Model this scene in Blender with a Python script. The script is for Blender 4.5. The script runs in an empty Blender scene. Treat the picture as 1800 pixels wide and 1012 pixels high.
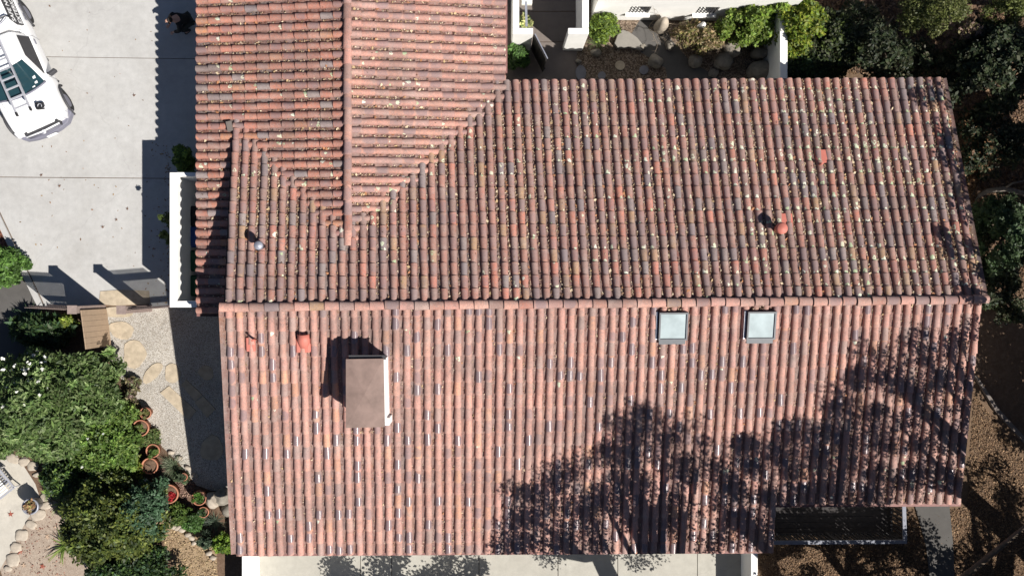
import bpy, bmesh, math, random
import numpy as np
from mathutils import Vector, Matrix, noise as mnoise

rng = np.random.default_rng(7)
random.seed(7)
C = bpy.context.scene.collection

# ------------------------------------------------------------------ camera, sky, sun, exposure
CAM_H = 30.0
FOC = 1600.0                      # focal length in pixels of the 1800 px wide photograph
TILT = math.radians(1.5)
SUN = Vector((0.74, -0.59, 1.0)).normalized()      # towards the sun

cd = bpy.data.cameras.new("camera")
cam = bpy.data.objects.new("camera", cd)
C.objects.link(cam)
cam.location = (0, 0, CAM_H)
cam.rotation_euler = (0, -TILT, 0)
cd.sensor_width = 36.0
cd.lens = FOC / 1800.0 * 36.0
cd.clip_end = 500
bpy.context.scene.camera = cam

world = bpy.data.worlds.new("World")
bpy.context.scene.world = world
world.use_nodes = True
wn = world.node_tree
sky = wn.nodes.new("ShaderNodeTexSky")
sky.sky_type = 'NISHITA'
sky.sun_disc = False
sky.sun_elevation = math.asin(SUN.z)
sky.sun_rotation = math.atan2(SUN.x, SUN.y)
sky.air_density = 0.6
sky.dust_density = 0.3
wn.links.new(sky.outputs[0], wn.nodes["Background"].inputs[0])
wn.nodes["Background"].inputs[1].default_value = 0.05

sd = bpy.data.lights.new("sun", 'SUN')
sd.energy = 5.0
sd.angle = math.radians(0.53)
sd.color = (1.0, 0.955, 0.89)
sun = bpy.data.objects.new("sun", sd)
sun.rotation_euler = SUN.to_track_quat('Z', 'Y').to_euler()
sun.location = (20, -16, 30)
C.objects.link(sun)

sc = bpy.context.scene
sc.view_settings.view_transform = 'Standard'
sc.view_settings.look = 'None'
sc.view_settings.gamma = 1
sc.view_settings.use_curve_mapping = False
sc.view_settings.exposure = 0.62
sc.cycles.max_bounces = 5
sc.cycles.diffuse_bounces = 3
sc.cycles.transparent_max_bounces = 6

# ------------------------------------------------------------------ helpers
def W(px, py, h=0.0):
    """the point at height h that stands where the photograph shows (px, py)"""
    c, s = math.cos(TILT), math.sin(TILT)
    d = (px - 900.0, -(py - 506.0), -FOC)
    d = (d[0] * c - d[2] * s, d[1], d[0] * s + d[2] * c)
    k = (h - CAM_H) / d[2]
    return Vector((d[0] * k, d[1] * k, h))

def WN(px, py, h=0.0):
    return np.array(W(px, py, h))

def tag(o, label=None, cat=None, group=None, kind=None):
    if label: o['label'] = label
    if cat: o['category'] = cat
    if group: o['group'] = group
    if kind: o['kind'] = kind
    return o

def empty(name, loc=(0, 0, 0), label=None, cat=None, group=None, kind=None, rz=0.0):
    o = bpy.data.objects.new(name, None)
    o.empty_display_size = 0.2
    o.location = loc
    o.rotation_euler = (0, 0, rz)
    C.objects.link(o)
    return tag(o, label, cat, group, kind)

def link(name, me, mat, parent=None, loc=None):
    o = bpy.data.objects.new(name, me)
    if mat is not None and not me.materials:
        me.materials.append(mat)
    C.objects.link(o)
    if parent is not None:
        o.parent = parent
        if loc is None and parent.location.length > 0:
            # geometry is given in world space: cancel the parent's placement
            o.matrix_parent_inverse = parent_world(parent).inverted()
    if loc is not None:
        o.location = loc
    return o

def parent_world(p):
    m = Matrix.LocRotScale(p.location, p.rotation_euler, p.scale)
    if p.parent is not None:
        m = parent_world(p.parent) @ p.matrix_parent_inverse @ m
    return m

def np_mesh(name, V, F, mat=None, smooth=None, col=None, uv=None):
    """V (n,3), F (m,4) or (m,3); col (n,4) per vertex; uv (n,2) per vertex"""
    V = np.asarray(V, dtype=np.float32); F = np.asarray(F, dtype=np.int32)
    me = bpy.data.meshes.new(name)
    k = F.shape[1]
    me.vertices.add(len(V)); me.vertices.foreach_set("co", V.ravel())
    me.loops.add(F.size); me.loops.foreach_set("vertex_index", F.ravel())
    me.polygons.add(len(F))
    me.polygons.foreach_set("loop_start", np.arange(0, F.size, k, dtype=np.int32))
    me.polygons.foreach_set("loop_total", np.full(len(F), k, dtype=np.int32))
    if smooth is None:
        smooth = np.zeros(len(F), dtype=bool)
    elif smooth is True:
        smooth = np.ones(len(F), dtype=bool)
    me.polygons.foreach_set("use_smooth", np.asarray(smooth, dtype=bool))
    if col is not None:
        a = me.attributes.new("tint", 'FLOAT_COLOR', 'POINT')
        a.data.foreach_set("color", np.asarray(col, dtype=np.float32).ravel())
    if uv is not None:
        l = me.uv_layers.new(name="UVMap")
        l.data.foreach_set("uv", np.asarray(uv, dtype=np.float32)[F.ravel()].ravel())
    me.update(calc_edges=True)
    if mat is not None:
        me.materials.append(mat)
    return me

class MB:
    """collects simple solids and links them as one mesh"""
    def __init__(s): s.bm = bmesh.new()
    def prism(s, pts, z0, z1):
        """pts: list of (x,y) or 3-vectors of the top; extruded down to z0 (z1: top height or None = use pts z)"""
        bm = s.bm
        top = [bm.verts.new((p[0], p[1], p[2] if z1 is None else z1)) for p in pts]
        bot = [bm.verts.new((p[0], p[1], z0)) for p in pts]
        n = len(pts)
        f = [bm.faces.new(top), bm.faces.new(bot[::-1])]
        for i in range(n):
            j = (i + 1) % n
            f.append(bm.faces.new((top[i], bot[i], bot[j], top[j])))
        bmesh.ops.recalc_face_normals(bm, faces=f)
        return s
    def hexa(s, b, t):
        bm = s.bm
        b = [bm.verts.new(p) for p in b]; t = [bm.verts.new(p) for p in t]
        f = [bm.faces.new(b[::-1]), bm.faces.new(t)]
        for i in range(4):
            j = (i + 1) % 4
            f.append(bm.faces.new((b[i], b[j], t[j], t[i])))
        bmesh.ops.recalc_face_normals(bm, faces=f)
        return s
    def box(s, c, size, rz=0.0):
        x, y, z = size[0] / 2, size[1] / 2, size[2] / 2
        ca, sa = math.cos(rz), math.sin(rz)
        P = lambda a, b, h: (c[0] + a * ca - b * sa, c[1] + a * sa + b * ca, c[2] + h)
        return s.hexa([P(-x, -y, -z), P(x, -y, -z), P(x, y, -z), P(-x, y, -z)],
                      [P(-x, -y, z), P(x, -y, z), P(x, y, z), P(-x, y, z)])
    def bar(s, a, b, w, h):
        """a rectangular bar from a to b"""
        a = Vector(a); b = Vector(b); d = (b - a).normalized()
        up = Vector((0, 0, 1)) if abs(d.z) < 0.9 else Vector((0, 1, 0))
        sx = d.cross(up).normalized() * w / 2; u = sx.cross(d).normalized() * h / 2
        return s.hexa([a - sx - u, a + sx - u, b + sx - u, b - sx - u], [a - sx + u, a + sx + u, b + sx + u, b - sx + u])
    def tube(s, pts, radii, seg=8, cap=True):
        bm = s.bm; rings = []
        pts = [Vector(p) for p in pts]
        if not hasattr(radii, '__len__'): radii = [radii] * len(pts)
        for i, p in enumerate(pts):
            d = (pts[min(i + 1, len(pts) - 1)] - pts[max(i - 1, 0)]).normalized()
            up = Vector((0, 0, 1)) if abs(d.z) < 0.95 else Vector((1, 0, 0))
            a = d.cross(up).normalized(); b = a.cross(d)
            rings.append([bm.verts.new(p + (a * math.cos(t) + b * math.sin(t)) * radii[i])
                          for t in [2 * math.pi * k / seg for k in range(seg)]])
        fs = []
        for i in range(len(rings) - 1):
            for k in range(seg):
                j = (k + 1) % seg
                f = bm.faces.new((rings[i][k], rings[i][j], rings[i + 1][j], rings[i + 1][k])); f.smooth = True; fs.append(f)
        if cap:
            fs.append(bm.faces.new(rings[0][::-1])); fs.append(bm.faces.new(rings[-1]))
        bmesh.ops.recalc_face_normals(bm, faces=fs)
        return s
    def lathe(s, c, prof, seg=24, smooth=True):
        """prof: list of (r, z)"""
        bm = s.bm; rings = []
        for r, z in prof:
            rings.append([bm.verts.new((c[0] + r * math.cos(t), c[1] + r * math.sin(t), c[2] + z))
                          for t in [2 * math.pi * k / seg for k in range(seg)]])
        fs = []
        for i in range(len(rings) - 1):
            for k in range(seg):
                j = (k + 1) % seg
                f = bm.faces.new((rings[i][k], rings[i][j], rings[i + 1][j], rings[i + 1][k])); f.smooth = smooth; fs.append(f)
        if prof[0][0] > 1e-4: fs.append(bm.faces.new(rings[0][::-1]))
        if prof[-1][0] > 1e-4: fs.append(bm.faces.new(rings[-1]))
        bmesh.ops.recalc_face_normals(bm, faces=fs)
        return s
    def bevel(s, w, seg=2):
        es = [e for e in s.bm.edges if len(e.link_faces) == 2 and e.calc_face_angle(0) > 0.6]
        bmesh.ops.bevel(s.bm, geom=es, offset=w, segments=seg, affect='EDGES', profile=0.5)
        return s
    def build(s, name, mat, parent=None, loc=None, smooth=False):
        me = bpy.data.meshes.new(name)
        if smooth:
            for f in s.bm.faces: f.smooth = True
        s.bm.to_mesh(me); s.bm.free()
        return link(name, me, mat, parent, loc)

# ------------------------------------------------------------------ materials
class MatB:
    def __init__(s, name, rough=0.8, spec=0.3, metal=0.0):
        s.m = bpy.data.materials.new(name); s.m.use_nodes = True
        s.nt = s.m.node_tree; s.p = s.nt.nodes["Principled BSDF"]
        s.p.inputs["Roughness"].default_value = rough
        s.p.inputs["Specular IOR Level"].default_value = spec
        s.p.inputs["Metallic"].default_value = metal
        g = s.n("ShaderNodeNewGeometry"); s.pos = g.outputs["Position"]
    def n(s, t, **kw):
        nd = s.nt.nodes.new(t)
        for k, v in kw.items(): setattr(nd, k, v)
        return nd
    def l(s, a, b): s.nt.links.new(a, b)
    def noise(s, scale, detail=4, rough=0.6, vec=None, distort=0.0):
        nd = s.n("ShaderNodeTexNoise"); nd.inputs["Scale"].default_value = scale
        nd.inputs["Detail"].default_value = detail; nd.inputs["Roughness"].default_value = rough
        nd.inputs["Distortion"].default_value = distort
        s.l(vec if vec is not None else s.pos, nd.inputs["Vector"]); return nd.outputs["Fac"]
    def voro(s, scale, vec=None, feature='F1', out="Distance"):
        nd = s.n("ShaderNodeTexVoronoi"); nd.feature = feature; nd.inputs["Scale"].default_value = scale
        s.l(vec if vec is not None else s.pos, nd.inputs["Vector"]); return nd.outputs[out]
    def ramp(s, fac, stops):
        nd = s.n("ShaderNodeValToRGB"); r = nd.color_ramp
        while len(r.elements) < len(stops): r.elements.new(0.5)
        for e, (p, c) in zip(r.elements, stops):
            e.position = p; e.color = (c, c, c, 1) if not hasattr(c, '__len__') else (*c, 1)
        s.l(fac, nd.inputs[0]); return nd.outputs[0]
    def mix(s, fac, a, b, mode='MIX'):
        nd = s.n("ShaderNodeMix"); nd.data_type = 'RGBA'; nd.blend_type = mode; nd.clamp_factor = True
        for i, v in ((0, fac), (6, a), (7, b)):
            sock = nd.inputs[i]
            if isinstance(v, (int, float)): sock.default_value = v if i == 0 else (v, v, v, 1)
            elif hasattr(v, '__len__'): sock.default_value = (*v, 1) if len(v) == 3 else v
            else: s.l(v, sock)
        return nd.outputs[2]
    def math(s, op, a, b=0.0, c=0.0, clamp=False):
        nd = s.n("ShaderNodeMath"); nd.operation = op; nd.use_clamp = clamp
        for sock, v in zip(nd.inputs, (a, b, c)):
            if isinstance(v, (int, float)): sock.default_value = v
            else: s.l(v, sock)
        return nd.outputs[0]
    def bump(s, h, strength=0.3, dist=0.02):
        nd = s.n("ShaderNodeBump"); nd.inputs["Strength"].default_value = strength
        nd.inputs["Distance"].default_value = dist; s.l(h, nd.inputs["Height"])
        s.l(nd.outputs[0], s.p.inputs["Normal"]); return s
    def color(s, c):
        if hasattr(c, '__len__'): s.p.inputs["Base Color"].default_value = (*c, 1)
        else: s.l(c, s.p.inputs["Base Color"])
        return s

def simple(name, col, rough=0.7, spec=0.3, metal=0.0, var=0.25, scale=8.0, bump=0.0, bscale=60.0):
    b = MatB(name, rough, spec, metal)
    f = b.noise(scale, 5, 0.65)
    lo = tuple(c * (1 - var) for c in col); hi = tuple(min(1, c * (1 + var)) for c in col)
    b.color(b.ramp(f, [(0.3, lo), (0.7, hi)]))
    if bump: b.bump(b.noise(bscale, 4, 0.7), bump, 0.01)
    return b.m

def tile_material(name, per_object):
    b = MatB(name, 0.8, 0.25)
    if per_object:
        oi = b.n("ShaderNodeObjectInfo"); colr, alp = oi.outputs["Color"], oi.outputs["Alpha"]
    else:
        at = b.n("ShaderNodeAttribute"); at.attribute_name = "tint"; colr, alp = at.outputs["Color"], at.outputs["Alpha"]
    uvn = b.n("ShaderNodeUVMap"); sep = b.n("ShaderNodeSeparateXYZ"); b.l(uvn.outputs[0], sep.inputs[0])
    # weathering: broad soot and grey bloom
    n1 = b.noise(2.3, 5, 0.62); n2 = b.noise(17.0, 5, 0.7); n3 = b.noise(85.0, 3, 0.8)
    c = b.mix(b.ramp(n2, [(0.36, 0.0), (0.7, 0.72)]), colr, (0.27, 0.20, 0.18))
    c = b.mix(b.ramp(n1, [(0.48, 0.0), (0.74, 0.5)]), c, (0.37, 0.30, 0.27))
    n0 = b.noise(0.55, 6, 0.62, distort=0.4)
    c = b.mix(b.ramp(n0, [(0.46, 0.0), (0.68, 0.6)]), c, (0.16, 0.115, 0.105))
    n5 = b.noise(7.5, 4, 0.6, distort=0.8)
    soot = b.math('MULTIPLY', b.ramp(n5, [(0.5, 0.0), (0.72, 0.6)]), b.ramp(sep.outputs[1], [(0.0, 1.0), (0.9, 0.25)]))
    c = b.mix(soot, c, (0.13, 0.095, 0.09))
    c = b.mix(1.0, c, b.ramp(n3, [(0.34, 0.55), (0.5, 1.0), (0.66, 1.4)]), 'MULTIPLY')
    # flashed (fired grey, glossy) patch: an oval in the tile's own lengthwise coordinate
    dv = b.math('SUBTRACT', sep.outputs[1], b.math('ADD', 0.35, b.math('MULTIPLY', b.noise(3.1, 1), 0.5))); du = b.math('SUBTRACT', sep.outputs[0], 0.5)
    r = b.math('ADD', b.math('POWER', b.math('ABSOLUTE', b.math('MULTIPLY', dv, 2.35)), 2.6), b.math('POWER', b.math('ABSOLUTE', b.math('MULTIPLY', du, 1.9)), 2.6))
    r = b.math('ADD', r, b.math('MULTIPLY', b.noise(11.0, 3, 0.5), 0.5))
    patch = b.ramp(r, [(0.66, 1.0), (0.98, 0.0)])
    amt = b.math('MULTIPLY', patch, alp, clamp=True)
    c = b.mix(b.math('MULTIPLY', amt, 0.85), c, (0.17, 0.135, 0.15))
    b.color(c)
    gl = b.math('GREATER_THAN', alp, 0.62)
    gm = b.math('MULTIPLY', b.math('MULTIPLY', amt, gl), 1.0, clamp=True)
    rr = b.math('SUBTRACT', 0.82, b.math('MULTIPLY', gm, 0.62))
    b.l(rr, b.p.inputs["Roughness"])
    b.bump(b.mix(0.5, n2, n3), 0.28, 0.008)
    return b.m

M = {}
M['tile'] = tile_material("clay_tile", False)
M['tile_one'] = tile_material("clay_tile_single", True)
M['deck'] = simple("roof_felt", (0.07, 0.045, 0.038), 0.9, var=0.3)
M['stucco'] = simple("white_stucco", (0.80, 0.79, 0.76), 0.9, var=0.06, scale=1.6, bump=0.25, bscale=90)
M['stucco2'] = simple("cream_stucco", (0.78, 0.76, 0.70), 0.9, var=0.04, scale=3, bump=0.25, bscale=90)

def concrete(name, base, stain, crack=True):
    b = MatB(name, 0.88, 0.25)
    n1 = b.noise(0.45, 6, 0.6, distort=0.6); n2 = b.noise(4.0, 6, 0.7); n3 = b.noise(120.0, 3, 0.7)
    mp = b.n("ShaderNodeMapping"); mp.inputs["Scale"].default_value = (2.6, 0.25, 1); b.l(b.pos, mp.inputs[0])
    n4 = b.noise(1.2, 5, 0.6, vec=mp.outputs[0])
    c = b.mix(b.ramp(n1, [(0.35, 0.0), (0.7, 0.7)]), base, stain)
    c = b.mix(b.ramp(n4, [(0.5, 0.0), (0.75, 0.35)]), c, tuple(x * 0.82 for x in base))
    c = b.mix(1.0, c, b.ramp(n2, [(0.3, 0.9), (0.7, 1.07)]), 'MULTIPLY')
    c = b.mix(1.0, c, b.ramp(n3, [(0.3, 0.9), (0.7, 1.07)]), 'MULTIPLY')
    warp = b.n("ShaderNodeVectorMath"); warp.operation = 'ADD'; nz = b.n("ShaderNodeTexNoise"); nz.inputs["Scale"].default_value = 1.3; nz.inputs["Detail"].default_value = 5
    b.l(b.pos, nz.inputs["Vector"]); b.l(b.pos, warp.inputs[0]); b.l(nz.outputs["Color"], warp.inputs[1])
    ck = b.voro(0.16, warp.outputs[0], 'DISTANCE_TO_EDGE')
    c = b.mix(b.ramp(ck, [(0.0, 0.22), (0.003, 0.0)]), c, tuple(x * 0.5 for x in base))
    spots = b.noise(1.7, 2, 0.4)
    c = b.mix(b.ramp(spots, [(0.70, 0.0), (0.76, 0.25)]), c, tuple(x * 0.6 for x in base))
    b.color(c); b.bump(n3, 0.12, 0.004)
    return b.m
M['concrete'] = concrete("driveway_concrete", (0.43, 0.425, 0.415), (0.345, 0.335, 0.32))
M['concrete_pale'] = concrete("patio_concrete", (0.40, 0.385, 0.34), (0.34, 0.32, 0.28))
M['concrete_dark'] = concrete("walk_concrete", (0.17, 0.145, 0.13), (0.13, 0.11, 0.10))
M['concrete_grey'] = concrete("grey_concrete", (0.095, 0.09, 0.085), (0.07, 0.065, 0.06))

def gravel(name, cols, scale, strength=0.9):
    b = MatB(name, 0.9, 0.2)
    v = b.n("ShaderNodeTexVoronoi"); v.inputs["Scale"].default_value = scale; b.l(b.pos, v.inputs["Vector"])
    sp = b.n("ShaderNodeSeparateColor"); b.l(v.outputs["Color"], sp.inputs[0])
    c = b.ramp(sp.outputs[0], [(i / (len(cols) - 1), q) for i, q in enumerate(cols)])
    edge = b.ramp(v.outputs["Distance"], [(0.35, 1.0), (0.75, 0.45)])
    c = b.mix(1.0, c, edge, 'MULTIPLY')
    n = b.noise(1.1, 5, 0.6)
    c = b.mix(1.0, c, b.ramp(n, [(0.3, 0.85), (0.7, 1.1)]), 'MULTIPLY')
    b.color(c)
    b.bump(b.math('SUBTRACT', 1.0, v.outputs["Distance"]), strength, 0.012)
    return b.m
M['gravel'] = gravel("pale_gravel", [(0.30, 0.26, 0.22), (0.46, 0.42, 0.36), (0.54, 0.50, 0.45), (0.62, 0.59, 0.54)], 52)
M['gravel_dark'] = gravel("brown_gravel", [(0.1, 0.07, 0.05), (0.2, 0.15, 0.11), (0.28, 0.22, 0.17)], 24)
M['mulch'] = gravel("red_mulch", [(0.12, 0.05, 0.03), (0.24, 0.09, 0.06), (0.3, 0.14, 0.09)], 18)

def dirt(name, a, bb, c3):
    b = MatB(name, 0.95, 0.1)
    n1 = b.noise(0.8, 7, 0.65); n2 = b.noise(7.0, 6, 0.75); n3 = b.noise(45.0, 4, 0.8)
    c = b.mix(b.ramp(n1, [(0.35, 0.0), (0.65, 1.0)]), a, bb)
    c = b.mix(b.ramp(n2, [(0.45, 0.0), (0.7, 0.8)]), c, c3)
    c = b.mix(1.0, c, b.ramp(n3, [(0.3, 0.6), (0.7, 1.3)]), 'MULTIPLY')
    b.color(c); b.bump(b.mix(0.5, n2, n3), 0.6, 0.03)
    return b.m
M['dirt'] = dirt("leafy_dirt", (0.15, 0.10, 0.065), (0.10, 0.065, 0.045), (0.20, 0.14, 0.09))
M['dirt_pale'] = dirt("pale_dirt", (0.33, 0.265, 0.21), (0.28, 0.22, 0.175), (0.39, 0.33, 0.27))
M['soil'] = dirt("garden_soil", (0.14, 0.09, 0.06), (0.10, 0.065, 0.045), (0.2, 0.14, 0.1))
M['flag'] = simple("sandstone", (0.39, 0.325, 0.24), 0.9, var=0.22, scale=5, bump=0.4, bscale=30)
M['flag_blue'] = simple("bluestone", (0.17, 0.17, 0.19), 0.9, var=0.16, scale=5, bump=0.4, bscale=30)
M['kerb_shaded'] = concrete('shaded_kerb_grey', (0.24, 0.225, 0.2), (0.2, 0.185, 0.165))  # greyed so the planter kerb carries its shade in the colour
M['rock'] = simple("boulder_stone", (0.20, 0.18, 0.15), 0.9, var=0.3, scale=6, bump=0.7, bscale=25)
M['rock_pale'] = simple("pale_border_stone", (0.37, 0.32, 0.26), 0.9, var=0.18, scale=7, bump=0.6, bscale=25)
M['terracotta'] = simple("terracotta", (0.38, 0.165, 0.10), 0.8, var=0.2, scale=10)
M['vent'] = simple("painted_vent_red", (0.46, 0.15, 0.115), 0.6, var=0.08, scale=6)
M['vent_grey'] = simple("grey_vent_metal", (0.30, 0.31, 0.36), 0.45, 0.4, 0.3, var=0.1)
M['cap'] = simple("chimney_cap_steel", (0.235, 0.165, 0.14), 0.55, 0.35, 0.15, var=0.22, scale=2.2)
M['gutter'] = simple("gutter_paint", (0.22, 0.11, 0.10), 0.6, var=0.2)
M['wood'] = simple("brown_board", (0.33, 0.24, 0.165), 0.75, var=0.08, scale=5)
M['wood_grey'] = simple("weathered_fence_wood", (0.24, 0.185, 0.165), 0.8, var=0.2, scale=9)
M['wood_dark'] = simple("dark_gate_wood", (0.02, 0.017, 0.016), 0.7, var=0.2, scale=9)
M['rail'] = simple("blue_grey_paint", (0.20, 0.21, 0.25), 0.6, var=0.12, scale=9)
M['bars'] = simple("dark_bars", (0.035, 0.033, 0.035), 0.6, var=0.15)
M['carpaint'] = simple("white_car_paint", (0.83, 0.83, 0.83), 0.22, 0.5, var=0.01)
M['carpaint'].node_tree.nodes["Principled BSDF"].inputs["Coat Weight"].default_value = 0.4
M['trim'] = simple("black_trim", (0.05, 0.05, 0.055), 0.55, var=0.1)
M['bumper'] = simple("grey_bumper", (0.16, 0.16, 0.20), 0.5, 0.4, var=0.06)
M['tyre'] = simple("tyre_rubber", (0.02, 0.02, 0.02), 0.85, var=0.1)
M['alu'] = simple("aluminium", (0.62, 0.62, 0.66), 0.38, 0.5, 0.55, var=0.05)
M['black'] = simple("black_plastic", (0.018, 0.018, 0.02), 0.45, var=0.1)
M['sky_frame'] = simple("skylight_frame", (0.10, 0.105, 0.115), 0.5, 0.4, var=0.1)
M['seam'] = simple("panel_gap", (0.25, 0.25, 0.26), 0.7, var=0.02)
M['skin'] = simple("skin", (0.42, 0.24, 0.18), 0.6, var=0.05)
M['hair'] = simple("dark_hair", (0.02, 0.014, 0.012), 0.7, var=0.2)
M['jacket'] = simple("black_jacket", (0.012, 0.012, 0.013), 0.85, var=0.2)
M['trouser'] = simple("charcoal_trousers", (0.025, 0.028, 0.026), 0.85, var=0.2)
M['bin_blue'] = simple("blue_bin_plastic", (0.03, 0.07, 0.25), 0.5, var=0.1)
M['bin_green'] = simple("green_bin_plastic", (0.02, 0.08, 0.04), 0.5, var=0.1)
M['bin_black'] = simple("black_bin_plastic", (0.02, 0.02, 0.02), 0.5, var=0.1)
M['bark'] = simple("bark", (0.10, 0.075, 0.055), 0.9, var=0.35, scale=14, bump=0.8, bscale=22)
M['twig'] = simple("pale_twigs", (0.30, 0.24, 0.18), 0.9, var=0.3)
M['white_plastic'] = simple("white_plastic", (0.75, 0.75, 0.75), 0.5, var=0.02)
M['red_flower'] = simple("red_blossom", (0.32, 0.02, 0.02), 0.7, var=0.3, scale=30)

def glass_mat(name, col, rough=0.05):
    b = MatB(name, rough, 0.6); f = b.noise(2.0, 3); b.color(b.ramp(f, [(0.3, tuple(c * .85 for c in col)), (0.7, tuple(c * 1.15 for c in col))])); return b.m
M['carglass'] = glass_mat("car_glass", (0.012, 0.034, 0.042))
M['skyglass'] = glass_mat("skylight_glass", (0.36, 0.42, 0.43), 0.12)
M['darkglass'] = glass_mat("window_glass", (0.02, 0.02, 0.025))
M['headlight'] = glass_mat("headlight_glass", (0.6, 0.6, 0.62), 0.1)

def leaf_mat(name, trans=0.35, rough=0.55):
    b = MatB(name, rough, 0.35)
    at = b.n("ShaderNodeAttribute"); at.attribute_name = "tint"
    b.color(at.outputs["Color"])
    tr = b.n("ShaderNodeBsdfTranslucent"); b.l(at.outputs["Color"], tr.inputs[0])
    mx = b.n("ShaderNodeMixShader"); mx.inputs[0].default_value = trans
    b.l(b.p.outputs[0], mx.inputs[1]); b.l(tr.outputs[0], mx.inputs[2])
    b.l(mx.outputs[0], b.nt.nodes["Material Output"].inputs[0])
    return b.m
M['leaf'] = leaf_mat("foliage")
M['dry'] = leaf_mat("dry_leaves", 0.15, 0.8)
M['petal'] = leaf_mat("petals", 0.2, 0.7)
M['lichen'] = leaf_mat("lichen_crust", 0.0, 0.95)

# ------------------------------------------------------------------ foliage
def leaves(centers, radii, n, size, cols, elong=1.8, flat=0.6, jitter=0.35, up=None):
    """leaf diamonds scattered round clump centres (surface-weighted). returns V,F,col"""
    centers = np.asarray(centers, float); radii = np.asarray(radii, float)
    k = len(centers)
    idx = np.repeat(np.arange(k), n); m = len(idx)
    d = rng.normal(size=(m, 3)); d /= np.linalg.norm(d, axis=1)[:, None]
    r = rng.random(m) ** 0.45
    if radii.ndim == 1: radii = np.repeat(radii[:, None], 3, 1)
    c = centers[idx] + d * r[:, None] * radii[idx]
    ax = d * 0.6 + rng.normal(size=(m, 3)) * 0.7
    ax[:, 2] *= flat
    ax /= np.linalg.norm(ax, axis=1)[:, None]
    nrm = rng.normal(size=(m, 3)) * 0.55 + np.array([0, 0, 1.0]) + d * 0.3
    bx = np.cross(nrm, ax); bx /= np.maximum(np.linalg.norm(bx, axis=1), 1e-6)[:, None]
    s = size * (1 + jitter * rng.normal(size=m)).clip(0.4, 1.9)
    L = (s * elong / 2)[:, None]; Wd = (s / 2)[:, None]
    V = np.stack([c - ax * L, c + bx * Wd, c + ax * L, c - bx * Wd], 1).reshape(-1, 3)
    F = np.arange(m * 4).reshape(-1, 4)
    cols = np.asarray(cols, float)
    cc = cols[rng.integers(0, len(cols), m)] * (0.75 + 0.5 * rng.random(m))[:, None]
    cl = 0.62 + 0.76 * rng.random(k)  # tone per clump paints dark gaps and highlights into the foliage
    cc = cc * cl[idx][:, None]
    col = np.repeat(np.concatenate([cc, np.ones((m, 1))], 1), 4, axis=0)
    return V, F, col

def join(parts):
    V = []; F = []; Cc = []; o = 0
    for v, f, c in parts:
        V.append(v); F.append(f + o); Cc.append(c); o += len(v)
    return np.concatenate(V), np.concatenate(F), np.concatenate(Cc)

def blades(base, n, length, width, cols, spread=1.0, rise=0.8, seg=3):
    """arching strap leaves from a point"""
    V = []; F = []; Cl = []
    for i in range(n):
        a = rng.random() * 2 * math.pi; L = length * (0.6 + 0.5 * rng.random())
        tilt = (0.25 + rng.random() * 0.75) * spread
        p = np.array(base, float) + np.array([rng.normal() * .03, rng.normal() * .03, 0]); h = np.array([math.cos(a), math.sin(a), 0])
        side = np.array([-h[1], h[0], 0]); c = np.array(cols[rng.integers(len(cols))]) * (0.7 + 0.6 * rng.random())
        o = len(V)
        for s in range(seg + 1):
            t = s / seg; w = width * (1 - t * t) + 0.001
            q = p + h * L * t * tilt + np.array([0, 0, 1]) * L * rise * (t - 0.75 * tilt * t * t)
            V += [q - side * w / 2, q + side * w / 2]; Cl += [(*c, 1), (*c, 1)]
        for s in range(seg):
            F.append([o + 2 * s, o + 2 * s + 1, o + 2 * s + 3, o + 2 * s + 2])
    return np.array(V), np.array(F), np.array(Cl)

GREEN = [(0.085, 0.15, 0.028), (0.11, 0.18, 0.035), (0.06, 0.11, 0.022), (0.15, 0.21, 0.05)]
DARKG = [(0.025, 0.055, 0.018), (0.035, 0.065, 0.02), (0.045, 0.075, 0.022), (0.03, 0.06, 0.03)]
OLIVE = [(0.07, 0.10, 0.025), (0.09, 0.12, 0.03), (0.055, 0.08, 0.022)]
OAK = [(0.028, 0.042, 0.018), (0.04, 0.055, 0.022), (0.06, 0.065, 0.035), (0.02, 0.032, 0.015)]
LIME = [(0.17, 0.22, 0.02), (0.13, 0.2, 0.02), (0.22, 0.24, 0.03), (0.08, 0.13, 0.02)]
BROWN = [(0.22, 0.12, 0.06), (0.3, 0.18, 0.09), (0.16, 0.09, 0.05), (0.38, 0.26, 0.15)]

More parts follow.
